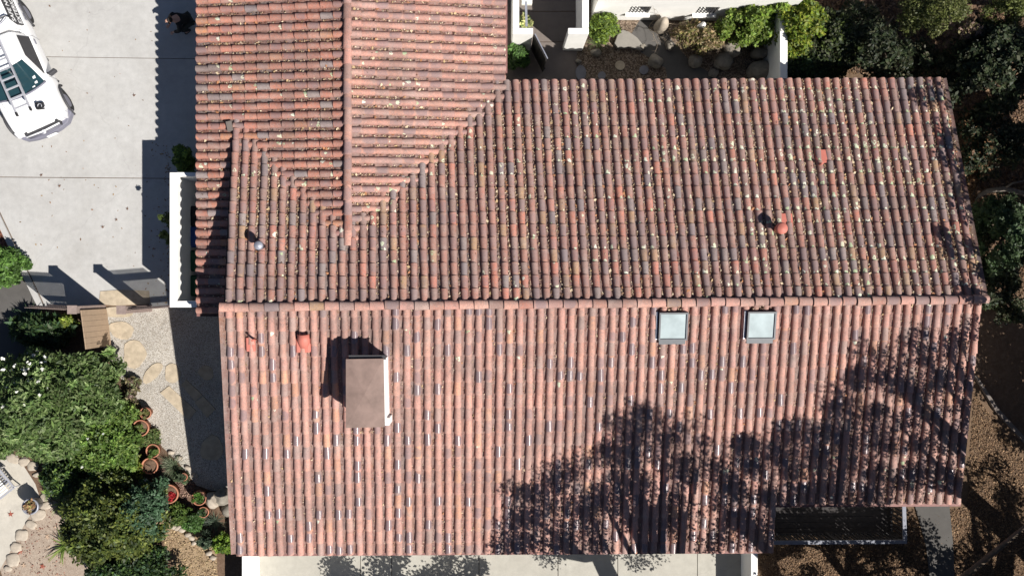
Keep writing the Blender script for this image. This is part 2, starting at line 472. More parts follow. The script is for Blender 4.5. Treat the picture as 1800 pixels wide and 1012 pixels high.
def shrub(name, label, cat, px, py, rpx, rpy, h, cols, clumps=40, n=120, size=0.06, cr=0.25, elong=1.8, group=None, stems=True, z0=0.0, extra=None, low=0.25):
    """a mound of leaf clumps: (px,py) its middle at mid height, rpx/rpy its radii in photo pixels"""
    c = W(px, py, z0 + h * 0.6)
    rx = rpx * (CAM_H - h * 0.6) / FOC; ry = rpy * (CAM_H - h * 0.6) / FOC
    root = empty(name, (c.x, c.y, z0), label, cat, group)
    P = []; R = []
    for i in range(clumps):
        a = rng.random() * 2 * math.pi; r = math.sqrt(rng.random()) * (0.88 + 0.14 * math.sin(a * 3 + px) + 0.08 * math.sin(a * 7 + py) + 0.05 * min(1, rng.normal()))
        x, y = r * math.cos(a), r * math.sin(a)
        top = math.sqrt(max(0.05, 1 - r * r * 0.85)) * (1 + .12 * math.sin(x * 5 + py) * math.cos(y * 4 + px))
        z = z0 + h * (low + (top - low) * rng.random() ** 0.35)
        cc = cr * (0.7 + 0.6 * rng.random())
        P.append((c.x + x * (rx - cc * .5), c.y + y * (ry - cc * .5), max(z - cc * .4, z0 + cc * 0.4)))
        R.append((cc, cc, cc * 0.75))
    V, F, col = leaves(P, R, n, size, cols, elong)
    # fresh shoots standing out of the mass
    ns = max(3, clumps // 2); sel = rng.integers(0, len(P), ns); PP = np.array(P)[sel] + np.array([0, 0, cr * .55]) + rng.normal(size=(ns, 3)) * cr * .35
    V2, F2, c2 = leaves(PP, np.full(ns, cr * .4), max(12, n // 6), size * 1.1, [tuple(min(.5, q * 1.45) for q in k_) for k_ in cols], elong * 1.2)
    V, F, col = join([(V, F, col), (V2, F2, c2)])
    link('leaves', np_mesh('leaves', V, F, M['leaf'], col=col), None, root)
    if stems:
        mb = MB()
        for i in range(min(9, clumps)):
            p = P[rng.integers(len(P))]
            mid = ((c.x + p[0]) / 2 + rng.normal() * .05, (c.y + p[1]) / 2 + rng.normal() * .05, z0 + (p[2] - z0) * 0.6)
            mb.tube([(c.x + rng.normal() * .05, c.y + rng.normal() * .05, z0), mid, p], [0.03, 0.02, 0.008], 5)
        mb.build('stem', M['bark'], root)
    if extra: extra(root, np.array(P), np.array(R), c, rx, ry, h)
    return root

# ------------------------------------------------------------------ ground and paving
def sheet(name, pts, z, mat, kind='structure', parent=None):
    me = bpy.data.meshes.new(name)
    me.from_pydata([(p[0], p[1], z) for p in pts], [], [list(range(len(pts)))])
    if me.polygons[0].normal.z < 0: me.flip_normals()
    o = link(name, me, mat, parent)
    if kind: o['kind'] = kind
    return o

g = MB(); N = 60
bm = bmesh.new()
bmesh.ops.create_grid(bm, x_segments=2, y_segments=2, size=150)
me = bpy.data.meshes.new('ground'); bm.to_mesh(me); bm.free()
tag(link('ground', me, M['dirt']), kind='structure')

# low undulating leafy soil east and south of the house would be flat here; litter geometry gives it relief
def px_poly(pts, z=0.0): return [W(x, y, z) for x, y in pts]

# driveway slabs with recessed joints
drive = empty('driveway', (0, 0, 0), kind='structure')
def slab(parent, pts, z, th, mat, name='slab', bev=0.006, label=None):
    mb = MB().prism(pts, z - th, z)
    o = mb.build(name, mat, parent)
    if label: o['label'] = label
    return o
ZD = 0.02
def dslab(pts): slab(drive, px_poly(pts, ZD), ZD, 0.06, M['concrete'])
def gapped(p, q): return p
# rows split by the joints seen at y about 102 and 312; columns split once under the house
dslab([(-60, -60), (360, -60), (360, 103.6), (-60, 97.6)])
dslab([(-60, 98.6), (360, 104.6), (360, 313.7), (-60, 310.2)])
dslab([(-60, 311.5), (360, 314.9), (360, 540), (262, 540), (262, 533), (180, 533), (176, 540), (80, 540), (71, 520), (-2, 368), (-22, 326), (-60, 320)])
# kerb along the drive's slanted edge
kerb = MB()
kerb.prism(px_poly([(-60, 248), (-3, 369), (70, 521), (79, 541), (71, 545), (60, 524), (-12, 374), (-66, 262)]), -0.05, 0.07)
kerb.build('kerb', M['concrete'], drive)
tag(sheet('mulch_bed', px_poly([(-80, 265), (-13, 376), (45, 496), (0, 520), (-80, 500)], 0.004), 0.004, M['mulch']), kind='structure')
tag(sheet('side_path', px_poly([(-80, 470), (42, 478), (72, 542), (60, 575), (40, 640), (-80, 640)], 0.008), 0.008, M['concrete_grey']), kind='structure')

# gravel path with flagstones
path = empty('gravel_path', (0, 0, 0), kind='structure')
gp = [(150, 541), (345, 541), (420, 541), (440, 700), (440, 880), (404, 864), (372, 862), (345, 852), (316, 815), (285, 785), (262, 742), (246, 708), (226, 680), (200, 650), (180, 606), (150, 600)]
tag(sheet('gravel', px_poly(gp, 0.012), 0.012, M['gravel'], None, path), kind='stuff')
def blob(cx, cy, rx, ry, rot=0, n=16, wob=0.11, seed=None):
    r_ = np.random.default_rng(int(cx * 7 + cy)); ph = r_.random(3) * 6.28
    out = []
    for i in range(n):
        a = 2 * math.pi * i / n
        k = 1 + wob * (math.sin(2 * a + ph[0]) + 0.6 * math.sin(3 * a + ph[1]) + 0.4 * math.sin(5 * a + ph[2]))
        x, y = rx * k * math.cos(a), ry * k * math.sin(a)
        c, s = math.cos(rot), math.sin(rot)
        out.append((cx + x * c - y * s, cy + x * s + y * c))
    return out
flags = [blob(213, 580, 23, 15), blob(236, 622, 22, 23), blob(268, 655, 11, 22, 0.75, wob=.05),
         blob(303, 656, 15, 16, .4), [(176, 512), (214, 509), (262, 511), (264, 534), (200, 537), (174, 534)],
         [(281, 690), (297, 678), (345, 722), (331, 738)], [(318, 676), (327, 667), (356, 694), (343, 705)],
         [(342, 707), (357, 696), (379, 719), (364, 734)], blob(362, 655, 14, 12), blob(372, 788, 22, 20), blob(204, 549, 28, 9)]
for f in flags:
    mb = MB().prism(px_poly(f, 0.04), -0.02, 0.037 + 0.006 * random.random()); mb.build('flagstone', M['flag'], path)

# garden soil on the left and pale courtyard in the corner
tag(sheet('garden_bed', px_poly([(-80, 560), (60, 545), (150, 548), (152, 606), (182, 608), (202, 652), (228, 682), (248, 710), (264, 744), (287, 787), (318, 817), (347, 854), (374, 864), (406, 866), (440, 880), (440, 1080), (-80, 1080)], 0.004), 0.006, M['soil']), kind='structure')
tag(sheet('dirt_path', px_poly([(255, 850), (282, 880), (345, 920), (380, 950), (384, 1060), (320, 1060), (300, 980), (262, 900)], 0.01), 0.010, dirt("straw_dirt", (0.3, 0.22, 0.14), (0.24, 0.17, 0.11), (0.36, 0.27, 0.17))), kind='structure')
tag(sheet('dirt_yard', px_poly([(20, 1060), (0, 1000), (20, 960), (50, 905), (80, 875), (125, 890), (185, 1060)], 0.014), 0.014, M['dirt_pale']), kind='structure')
M['plaster_patio'] = concrete("pale_patio", (0.46, 0.43, 0.38), (0.40, 0.37, 0.31))
tag(sheet('garden_patio', px_poly([(-80, 790), (30, 800), (62, 850), (72, 880), (48, 912), (20, 965), (0, 1000), (-10, 1060), (-80, 1060)], 0.018), 0.018, M['plaster_patio']), kind='structure')

# ------------------------------------------------------------------ house roof
HR, HU, HL = 4.5, 2.95, 2.7
RL, RR = WN(393, 534, HR), WN(1728, 526, HR)
UL, UR = WN(411, 146, HU), WN(1655, 139, HU)
LL, LR = WN(415, 973, HL), WN(1681, 966, HL)
WH, WE = 4.05, 3.0
WX, WXL, WXR = W(611, 250, WH).x, W(348, 250, WE).x, W(888, 100, WE).x
WTOP = W(611, -70, WH).y

def bil(P00, P10, P01, P11, u, v):
    u = np.asarray(u)[..., None]; v = np.asarray(v)[..., None]
    return (1 - v) * ((1 - u) * P00 + u * P10) + v * ((1 - u) * P01 + u * P11)

def main_z(x, y):
    yr = RL[1] + (RR[1] - RL[1]) * (x - RL[0]) / (RR[0] - RL[0])
    ye = UL[1] + (UR[1] - UL[1]) * (x - UL[0]) / (UR[0] - UL[0])
    return HR - (HR - HU) * (y - yr) / (ye - yr)
def wing_z(x): return WH - (WH - WE) * ((x - WX) / (WXR - WX) if x > WX else (x - WX) / (WXL - WX))

NSEG = 10
def tile_template(L=1.0, r0=0.084, r1=0.100, rise=0.024, seg=NSEG, squash=0.98, thick=0.017):
    V = []; UV = []
    for (y, r, z) in ((0, r0, 0.0), (L, r1, rise)):
        for i in range(seg + 1):
            a = math.pi * i / seg
            V.append((r * math.cos(a), y, z + r * squash * math.sin(a))); UV.append((i / seg, y / L))
    F = [[i, i + 1, seg + 2 + i, seg + 1 + i] for i in range(seg)]
    sm = [True] * seg
    o = len(V)
    for r in (r1, r1 - thick):
        for i in range(seg + 1):
            a = math.pi * i / seg
            V.append((r * math.cos(a), L, rise + r * squash * math.sin(a))); UV.append((i / seg, 0.0))
    F += [[o + i, o + i + 1, o + seg + 2 + i, o + seg + 1 + i] for i in range(seg)]
    sm += [False] * seg
    return np.array(V, float), np.array(F), np.array(sm), np.array(UV)
TT = tile_template()

class TileSet:
    def __init__(s): s.M = []; s.T = []; s.col = []; s.tag = []
    def add(s, R, t, col, what): s.M.append(R); s.T.append(t); s.col.append(col); s.tag.append(what)

def palette(kind, n=1):
    r = random.random()
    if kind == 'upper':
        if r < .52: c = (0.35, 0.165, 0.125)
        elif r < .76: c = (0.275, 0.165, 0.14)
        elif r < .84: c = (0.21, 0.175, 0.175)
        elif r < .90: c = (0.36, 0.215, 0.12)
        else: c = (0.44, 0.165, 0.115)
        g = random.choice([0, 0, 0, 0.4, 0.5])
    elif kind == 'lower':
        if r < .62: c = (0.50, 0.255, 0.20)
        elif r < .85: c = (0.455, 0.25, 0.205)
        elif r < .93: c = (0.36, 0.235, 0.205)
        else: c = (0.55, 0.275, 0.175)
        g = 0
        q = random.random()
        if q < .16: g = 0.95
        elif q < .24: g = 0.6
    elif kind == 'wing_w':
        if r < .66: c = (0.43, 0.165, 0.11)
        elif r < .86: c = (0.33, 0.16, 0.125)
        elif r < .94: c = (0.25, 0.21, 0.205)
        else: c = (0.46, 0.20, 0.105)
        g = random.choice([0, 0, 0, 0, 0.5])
    else:
        if r < .8: c = (0.52, 0.255, 0.195)
        else: c = (0.46, 0.26, 0.22)
        g = random.choice([0, 0, 0, 0, 0.5, 0.55])
    k = 0.88 + 0.24 * random.random()
    return (c[0] * k, c[1] * k * (0.97 + .06 * random.random()), c[2] * k, g)

tiles = TileSet(); pans = []; litter_pts = []; lichen = []
OVER = 0.06
def lay(P00, P10, P01, P11, nu, nv, kind, keep, lichen_rate=lambda u, v: 0.1, litter_rate=lambda u, v: 1.0, vstart=0.0):
    for i in range(nu):
        u = (i + 0.5) / nu
        du = bil(P00, P10, P01, P11, u + 0.5 / nu, 0.5) - bil(P00, P10, P01, P11, u - 0.5 / nu, 0.5)
        wob = 0.008 * math.sin(i * 2.1) + random.gauss(0, .004)
        for j in range(nv):
            v0 = j / nv; v1 = (j + 1) / nv
            a = bil(P00, P10, P01, P11, u, v0); b = bil(P00, P10, P01, P11, u, v1)
            if not keep(u, (v0 + v1) / 2, (a + b) / 2): continue
            y = b - a; Lr = np.linalg.norm(y); y = y / Lr
            wu = bil(P00, P10, P01, P11, u + 0.5 / nu, v1) - bil(P00, P10, P01, P11, u - 0.5 / nu, v1)
            sp = np.linalg.norm(wu)
            x = wu - y * np.dot(wu, y); x /= np.linalg.norm(x)
            z = np.cross(x, y)
            if z[2] < 0: x = -x; z = -z
            ang = random.gauss(0, 0.012); ca, sa = math.cos(ang), math.sin(ang)
            x2, y2 = x * ca + y * sa, y * ca - x * sa
            Lt = Lr + OVER
            sx = sp / 0.275 * (0.98 + .04 * random.random())
            R = np.stack([x2 * sx, y2 * Lt, z * (sx * (0.95 + .1 * random.random()))], 1)
            t = b - y * Lt + x * (wob + random.gauss(0, .003)) + z * (0.005 + 0.006 * random.random()) + y * random.gauss(0, 0.005)
            tiles.add(R, t, palette(kind), (kind, i, j))
            # the pan between this column and the next
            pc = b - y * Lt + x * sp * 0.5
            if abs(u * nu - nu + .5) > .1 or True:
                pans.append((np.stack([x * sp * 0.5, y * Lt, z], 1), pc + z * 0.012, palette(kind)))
            # debris in the valley between covers
            cl = mnoise.noise(Vector((float(b[0]) * .55, float(b[1]) * .55, 3.0))) + .5 * mnoise.noise(Vector((float(b[0]) * 1.9, float(b[1]) * 1.9, 9.0)))
            rate = litter_rate(u, v0) * 3.0 * max(.25, 1 + 2.0 * cl)
            for q in range(rng.poisson(rate)):
                s = rng.random()
                side = 1 if rng.random() < .7 else rng.choice([-1, 1])
                litter_pts.append((a * (1 - s) + b * s + x * (sp * 0.5 + rng.normal() * 0.022) + z * (0.03 + .02 * rng.random()), x, y, z))
            if rng.random() < rate * 0.018:
                s = rng.random(); th = rng.normal() * 0.6
                litter_pts.append((a * (1 - s) + b * s + x * math.sin(th) * .1 + z * (0.11 * math.cos(th) + 0.015), x, y, z))
            if rng.random() < lichen_rate(u, v0) * max(.1, 1 + 2.4 * cl):
                for q in range(1 + int(rng.random() * 2.2)):
                    lichen.append((R, t, math.pi / 2 + rng.normal() * 0.55, (0.17 + 0.16 * rng.random() ** 1.5) if rng.random() < .8 else rng.random(), 0.25 + 0.45 * rng.random()))

def keep_upper(u, v, p):
    x, y, z = p
    if WXL < x < WXR and y > 0.5:
        if wing_z(x) > main_z(x, y) + 0.10: return False
    return True
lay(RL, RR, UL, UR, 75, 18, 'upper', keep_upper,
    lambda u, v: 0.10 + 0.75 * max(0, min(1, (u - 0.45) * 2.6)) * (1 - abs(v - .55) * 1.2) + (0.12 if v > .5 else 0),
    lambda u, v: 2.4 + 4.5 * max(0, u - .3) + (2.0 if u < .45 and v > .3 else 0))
NOTCH_U, NOTCH_V = 0.741, 0.806
def keep_lower(u, v, p):
    if u > NOTCH_U and v > NOTCH_V: return False
    # skylight and chimney openings
    for (cx, cy, hx, hy, hh) in ((1183, 573, 19, 20, 4.4), (1337, 571, 19, 20, 4.4), (645, 690, 22, 48, 3.9)):
        q = W(cx, cy, hh)
        if abs(p[0] - q.x) < hx / 62 and abs(p[1] - q.y) < hy / 62: return False
    return True
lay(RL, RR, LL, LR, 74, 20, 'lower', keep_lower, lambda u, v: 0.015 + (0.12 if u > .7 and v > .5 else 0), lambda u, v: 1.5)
# wing slopes
yN = WTOP; yS = W(348, 556, WE).y
def wp(x, y, z): return np.array([x, y, z])
nW = int(round((yN - yS) / 0.281))
def keep_ww(u, v, p):
    x, y, z = p
    if x > UL[0] - 0.02 + (RL[0] - UL[0]) * min(1, max(0, (UL[1] - y) / (UL[1] - RL[1]))) and main_z(x, y) > wing_z(x) + 0.10: return False
    if y < RL[1] - 0.2 and x > RL[0] + .1: return False
    return True
lay(wp(WX, yN, WH), wp(WX, yS, WH), wp(WXL, yN + .1, WE), wp(WXL, yS + .05, WE), nW, 12, 'wing_w', keep_ww,
    lambda u, v: 0.14, lambda u, v: 3.0)
yS2 = 1.0
nE = int(round((yN - yS2) / 0.281))
lay(wp(WX, yN, WH), wp(WX, yS2, WH), wp(WXR, yN + .1, WE), wp(WXR, yS2 + .1, WE), nE, 12, 'wing_e',
    lambda u, v, p: main_z(p[0], p[1]) < wing_z(p[0]) + 0.10, lambda u, v: 0.04 + 0.15 * u, lambda u, v: 3.5)

house = empty('house', (0, 0, 0), 'white walled house with a sprawling weathered terracotta barrel tile roof', 'house')
TM = np.array(tiles.M); TTv = np.array(tiles.T); TC = np.array(tiles.col)
# the 300 nearest the camera are objects of their own, the rest is one joined part
dist = np.linalg.norm(TTv - np.array([0, 0, CAM_H]), axis=1)
front = np.argsort(dist)[:300]; mask = np.zeros(len(TTv), bool); mask[front] = True
V0, F0, sm0, UV0 = TT
unit = np_mesh('roof_tile', V0, F0, M['tile_one'], sm0, None, UV0)
for i in front:
    o = bpy.data.objects.new('roof_tile', unit)
    m = Matrix.Identity(4)
    for a in range(3):
        for b_ in range(3): m[a][b_] = float(TM[i][a][b_])
        m[a][3] = float(TTv[i][a])
    o.parent = house; o.matrix_local = m
    o.color = tuple(float(q) for q in TC[i])
    C.objects.link(o)
def batch(tmpl, Ms, Ts, Cs):
    v0, f0, s0, uv0 = tmpl; k = len(Ms); n = len(v0)
    V = (np.einsum('kab,nb->kna', Ms, v0) + Ts[:, None, :]).reshape(-1, 3)
    F = (f0[None] + (np.arange(k) * n)[:, None, None]).reshape(-1, f0.shape[1])
    return V, F, np.tile(s0, k), np.repeat(Cs, n, axis=0), np.tile(uv0, (k, 1))
V, F, S, Cc, UV = batch(TT, TM[~mask], TTv[~mask], TC[~mask])
tag(link('roof_tiles', np_mesh('roof_tiles', V, F, M['tile'], S, Cc, UV), None, house), kind='stuff')
# channel tiles: concave strips between the covers
pt = np.array([(math.sin(a), y, 0.055 * (1 - math.cos(a)) / 1.0) for y in (0, 1) for a in np.linspace(-1.2, 1.2, 6)])
pf = np.array([[i, i + 1, 7 + i, 6 + i] for i in range(5)]); puv = np.array([(i / 5, y * .3) for y in (0, 1) for i in range(6)])
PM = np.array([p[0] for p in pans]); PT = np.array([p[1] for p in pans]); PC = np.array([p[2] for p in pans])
PC = PC * np.array([.40, .37, .37, 0]);  # colour darkened to paint in the shade between the covers
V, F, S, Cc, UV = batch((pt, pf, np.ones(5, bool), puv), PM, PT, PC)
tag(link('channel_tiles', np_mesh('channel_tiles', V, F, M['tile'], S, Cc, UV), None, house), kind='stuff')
# lichen crusts hugging the tiles
LV = []; LF = []; LC = []
for (R, t, a0, y0, rad) in lichen:
    n = 9; o = len(LV); pa = rng.random() * 6
    lc = [(0.52, 0.55, 0.40), (0.50, 0.48, 0.36), (0.58, 0.58, 0.48), (0.36, 0.42, 0.26)][rng.integers(4)]
    ring = rng.random() < .4
    for rr in (1.0, 0.45):
        for k in range(n):
            a = 2 * math.pi * k / n; w = rad * rr * (1 + .28 * math.sin(3 * a + pa) + .15 * rng.normal())
            th = a0 + w * math.cos(a); y = min(0.995, max(.16, y0 + w * 0.26 * math.sin(a)))
            r = 0.084 + 0.016 * y + 0.003
            LV.append(R @ np.array([r * math.cos(th), y, 0.02 * y + r * .98 * math.sin(th) + .001]) + t); LC.append((*lc, 1))
    for k in range(n): LF.append([o + k, o + (k + 1) % n, o + n + (k + 1) % n, o + n + k])
    if not ring:
        for k in range(1, 4): LF.append([o + n + k - 1, o + n + k, o + 2 * n - 1 - k, o + 2 * n - k if k > 1 else o + 2 * n - 1])
tag(link('lichen', np_mesh('lichen', np.array(LV), np.array(LF), M['lichen'], col=np.array(LC)), None, house), kind='stuff')

# ridge caps
RT = tile_template(r0=0.115, r1=0.135, rise=0.03, squash=0.75, thick=0.02)
ridge_mesh = np_mesh('ridge_tile', RT[0], RT[1], M['tile_one'], RT[2], None, RT[3])
def ridge_line(A, B, n, kinds, lift=0.04, s=1.0):
    A = np.array(A); B = np.array(B)
    for i in range(n):
        a = A + (B - A) * i / n; b = A + (B - A) * (i + 1) / n
        y = b - a; L = np.linalg.norm(y); y /= L; Lt = L + 0.05
        x = np.cross(y, (0, 0, 1.0)); x /= np.linalg.norm(x); z = np.cross(x, y)
        m = Matrix.Identity(4); t = b - y * Lt + z * (lift + random.gauss(0, .004)) + x * random.gauss(0, .008)
        for r in range(3):
            m[r][0] = x[r] * s; m[r][1] = y[r] * Lt; m[r][2] = z[r] * s; m[r][3] = t[r]
        o = bpy.data.objects.new('ridge_tile', ridge_mesh); o.parent = house; o.matrix_local = m
        c = palette(kinds if random.random() < .55 else 'upper'); o.color = (c[0], c[1], c[2], c[3] if c[3] < .9 else 0); C.objects.link(o)
ridge_line(WN(1733, 526, HR + .04), WN(388, 540, HR + .04), 52, 'lower')
ridge_line((WX, WTOP, WH + .05), (WX + 0.03, W(611, 432, WH).y, WH + .05), 19, 'wing_e', s=0.92)

# roof decks, eave boards, walls
def deckpoly(name, P, th=0.10, off=0.03):
    mb = MB(); P = [Vector(p) for p in P]
    mb.hexa([p - Vector((0, 0, off + th)) for p in P], [p - Vector((0, 0, off)) for p in P])
    return mb.build(name, M['deck'], house)
dn = lambda u, v: bil(RL, RR, LL, LR, u, v)
deckpoly('roof_deck', [RL, RR, UR, UL])
deckpoly('roof_deck', [RL, dn(NOTCH_U, 0), dn(NOTCH_U, 1), LL])
deckpoly('roof_deck', [dn(NOTCH_U, 0), RR, dn(1, NOTCH_V), dn(NOTCH_U, NOTCH_V)])
deckpoly('roof_deck', [wp(WX, yN, WH), wp(WX, yS, WH), wp(WXL, yS, WE), wp(WXL, yN, WE)])
deckpoly('roof_deck', [wp(WX, yN, WH), wp(WX, 1.4, WH), wp(WXR, 1.4, WE), wp(WXR, yN, WE)])
def gutter(a, b, w=0.09):
    MB().bar(Vector(a) + Vector((0, 0, -0.07)), Vector(b) + Vector((0, 0, -0.07)), w, 0.10).build('gutter', M['gutter'], house)
gutter(dn(0, 1.004), dn(NOTCH_U, 1.004)); gutter(dn(NOTCH_U, NOTCH_V + .004), dn(1, NOTCH_V + .004))
gutter(bil(RL, RR, UL, UR, 0.39, 1.0), UR); gutter(wp(WXR + .02, UR[1] + .1, WE), wp(WXR + .02, yN, WE)); gutter(wp(WXL, yS, WE), wp(WXL, yN, WE))

def wallbox(pts, name='wall', z=2.5, mat='stucco'): return MB().prism(pts, -0.1, z).build(name, M[mat], house)
yw0 = LL[1] + 0.55; yw1 = UL[1] - 0.5; ynotch = dn(1, NOTCH_V)[1] + .5
def gable_wall(x0, x1, ys, yn, zs, zn):
    """long body with a pentagonal section just below the roof deck"""
    mb = MB(); bm = mb.bm
    yr = (RL[1] + RR[1]) / 2
    sec = [(ys, 0), (ys, zs), (yr, HR - .22), (yn, zn), (yn, 0)]
    A = [bm.verts.new((x0, y, z)) for y, z in sec]; B = [bm.verts.new((x1, y, z)) for y, z in sec]
    f = [bm.faces.new(A), bm.faces.new(B[::-1])]
    for i in range(5): f.append(bm.faces.new((A[i], B[i], B[(i + 1) % 5], A[(i + 1) % 5])))
    bmesh.ops.recalc_face_normals(bm, faces=f)
    return mb.build('wall', M['stucco2'], house)
slope_l = (HR - HL) / (RL[1] - LL[1])
slope_u = (HR - HU) / (UL[1] - RL[1])
xs = dn(NOTCH_U, 1)[0] - .35
gable_wall(RL[0] + .30, xs, yw0, yw1, HR - .22 - slope_l * (RL[1] - yw0), HR - .22 - slope_u * (yw1 - RL[1]))
gable_wall(xs, UR[0] - .35, ynotch, yw1, HR - .24 - slope_l * (RL[1] - ynotch), HR - .24 - slope_u * (yw1 - RL[1]))
wallbox([(WXL + .5, yS + .3), (WXR - .45, yS + .3), (WXR - .45, yN), (WXL + .5, yN)], z=2.75, mat='stucco2')

# ------------------------------------------------------------------ roof furniture
def roof_frame(px, py, h, lower=True):
    """origin and axes (x right, y down-slope, z normal) on a slope"""
    p = W(px, py, h)
    y = Vector(LL - RL).normalized() if lower else Vector(UL - RL).normalized()
    x = Vector(RR - RL).normalized(); z = x.cross(y).normalized()
    if z.z < 0: z = -z
    return p, x, y, z
def obox(mb, p, x, y, z, sx, sy, z0, z1):
    P = lambda a, b, c: p + x * a + y * b + z * c
    return mb.hexa([P(-sx, -sy, z0), P(sx, -sy, z0), P(sx, sy, z0), P(-sx, sy, z0)], [P(-sx, -sy, z1), P(sx, -sy, z1), P(sx, sy, z1), P(-sx, sy, z1)])
for k, (sxp, syp) in enumerate(((1182.5, 572), (1337, 570.5))):
    h = 4.5 - .255 * (syp - 531) / 62 + .12
    p, x, y, z = roof_frame(sxp, syp, h)
    y = (y - x * y.dot(x)).normalized(); z = x.cross(y).normalized(); z = z if z.z > 0 else -z
    fr = MB(); s = 0.405; w = .022
    obox(fr, p - y * (s - w), x, y, z, s, w, -.12, .12); obox(fr, p + y * (s - w), x, y, z, s, w, -.12, .12)
    obox(fr, p - x * (s - w), x, y, z, w, s - 2 * w, -.12, .12); obox(fr, p + x * (s - w), x, y, z, w, s - 2 * w, -.12, .12)
    sk = fr.build('skylight', M['sky_frame'], house)
    sk['label'] = ('left' if k == 0 else 'right') + ' square skylight with milky blue glass just below the ridge'
    obox(MB(), p, x, y, z, s - 2 * w, s - 2 * w, .06, .085).build('pane', M['skyglass'], sk)
    obox(MB(), p + y * (s + .07), x, y, z, s - .03, .07, -.04, .02).build('flashing', M['sky_frame'], sk)
    obox(MB(), p - x * (s + .05), x, y, z, .02, s, -.06, .02).build('flashing', M['alu'], sk)

# chimney
HC = 5.19
ch = empty('chimney_stack', (0, 0, 0)); ch.parent = house; ch['label'] = 'white stucco chimney with a flat brown metal cap'
t_ = [W(608, 631, HC), W(674, 630, HC), W(676, 750, HC), W(608, 752, HC)]
cx0, cx1 = t_[0].x, t_[1].x; cy1, cy0 = t_[0].y, t_[2].y
body = MB().prism([(cx0 + .10, cy0 + .12), (cx1 + .02, cy0 + .12), (cx1 + .02, cy1 + .0), (cx0 + .10, cy1 + .0)], 2.5, HC - .10)
body.build('chimney_body', M['stucco'], ch)
# sheet metal cap with a shallow pyramid fold
cb = bmesh.new(); ctr = (t_[0] + t_[2]) / 2
vt = [cb.verts.new(p) for p in t_]; vb = [cb.verts.new((p.x, p.y, HC - .07)) for p in t_]; vc = cb.verts.new((ctr.x, ctr.y, HC + .035))
for i in range(4):
    j = (i + 1) % 4; cb.faces.new((vt[i], vt[j], vc)); cb.faces.new((vt[i], vb[i], vb[j], vt[j]))
cb.faces.new(vb[::-1]); bmesh.ops.recalc_face_normals(cb, faces=cb.faces[:])
me = bpy.data.meshes.new('metal_cap'); cb.to_mesh(me); cb.free(); link('metal_cap', me, M['cap'], ch)
MB().prism([(cx0 + .06, cy1 - .02), (cx1 + .05, cy1 - .02), (cx1 + .05, cy1 + .10), (cx0 + .06, cy1 + .10)], HC - .17, HC - .09).build('flue_rim', M['trim'], ch)
q = W(680.5, 741, 4.5); MB().box((q.x, q.y, 4.0), (.12, .2, 1.0)).build('chimney_shoulder', M['stucco'], ch)

def vent(px, py, h, top, rad, mat, name='roof_vent', hood=False, label=None):
    """pipe standing on the roof; (px,py) is the top of the cap"""
    c = W(px, py, top); mb = MB()
    mb.lathe((c.x, c.y, 0), [(rad * .62, h - .1), (rad * .62, top - .16), (rad, top - .15), (rad, top - .06), (rad * .8, top - .015), (0.0001, top)], 20)
    o = mb.build(name, mat, house)
    if label: o['label'] = label
    return o
zl = lambda py: HR - slope_l * (py - 534) / 61.5
zu = lambda py: HR - slope_u * (531 - py) / 61
vent(453, 431, zu(431), zu(431) + .60, .125, M['vent_grey'], label='grey capped pipe vent on the left of the shaded slope')
vent(1376, 401, zu(401), zu(401) + .62, .165, M['vent'], label='tall orange capped vent on the shaded slope')
# flashed tiles round it
def patch(px, py, lower, mat, w=1):
    h = (zl if lower else zu)(py) + 0.02
    p, x, y, z = roof_frame(px, py, h, lower); mb = MB()
    mb.hexa([p - x * .2 * w - y * .2 + z * .02, p + x * .2 * w - y * .2 + z * .02, p + x * .2 * w + y * .2 + z * .035, p - x * .2 * w + y * .2 + z * .035],
            [p - x * .15 * w - y * .2 + z * .075, p + x * .15 * w - y * .2 + z * .075, p + x * .15 * w + y * .2 + z * .09, p - x * .15 * w + y * .2 + z * .09])
    mb.bevel(.012); return mb.build('vent_flashing', mat, house)
patch(1381, 388, False, M['vent']); patch(1443, 276, False, M['vent'], 1.0)
patch(533, 606, True, M['vent'], 1.1)
# hooded low vent on the sunny slope: half barrel opening up-slope
p, x, y, z = roof_frame(534, 598, zl(598) + .10)
hb = MB(); bm = hb.bm; A = []
for (dy, rr, dz) in ((-.20, .175, .03), (.0, .17, .02), (.22, .12, -.04)):
    A.append([bm.verts.new(p + y * dy + x * rr * math.cos(a) + z * (dz + rr * .95 * math.sin(a))) for a in np.linspace(0, math.pi, 11)])
for i in range(2):
    for k in range(10):
        f = bm.faces.new((A[i][k], A[i][k + 1], A[i + 1][k + 1], A[i + 1][k])); f.smooth = True
bm.faces.new(A[2]); bmesh.ops.recalc_face_normals(bm, faces=bm.faces[:])
ho = hb.build('roof_vent', M['vent'], house); ho['label'] = 'low orange hooded vent on the sunny slope'
ho.modifiers.new('s', 'SOLIDIFY').thickness = .015
def thin_pipe(px, py, lower, hh=.42, r=.032):
    z_ = (zl if lower else zu)(py); c = W(px, py, z_ + hh)
    MB().tube([(c.x, c.y, z_ - .1), (c.x, c.y, z_ + hh)], r, 10).build('vent_pipe', M['vent'], house)
thin_pipe(443, 598, True); thin_pipe(1446, 287, False, .36, .035)
patch(441, 604, True, M['vent'], .7)

# corner flashing block where the rake starts
p = W(404, 222, 3.35); MB().box((p.x, p.y, 3.28), (.16, .28, .25), .2).build('corner_flashing', M['concrete_dark'], house)

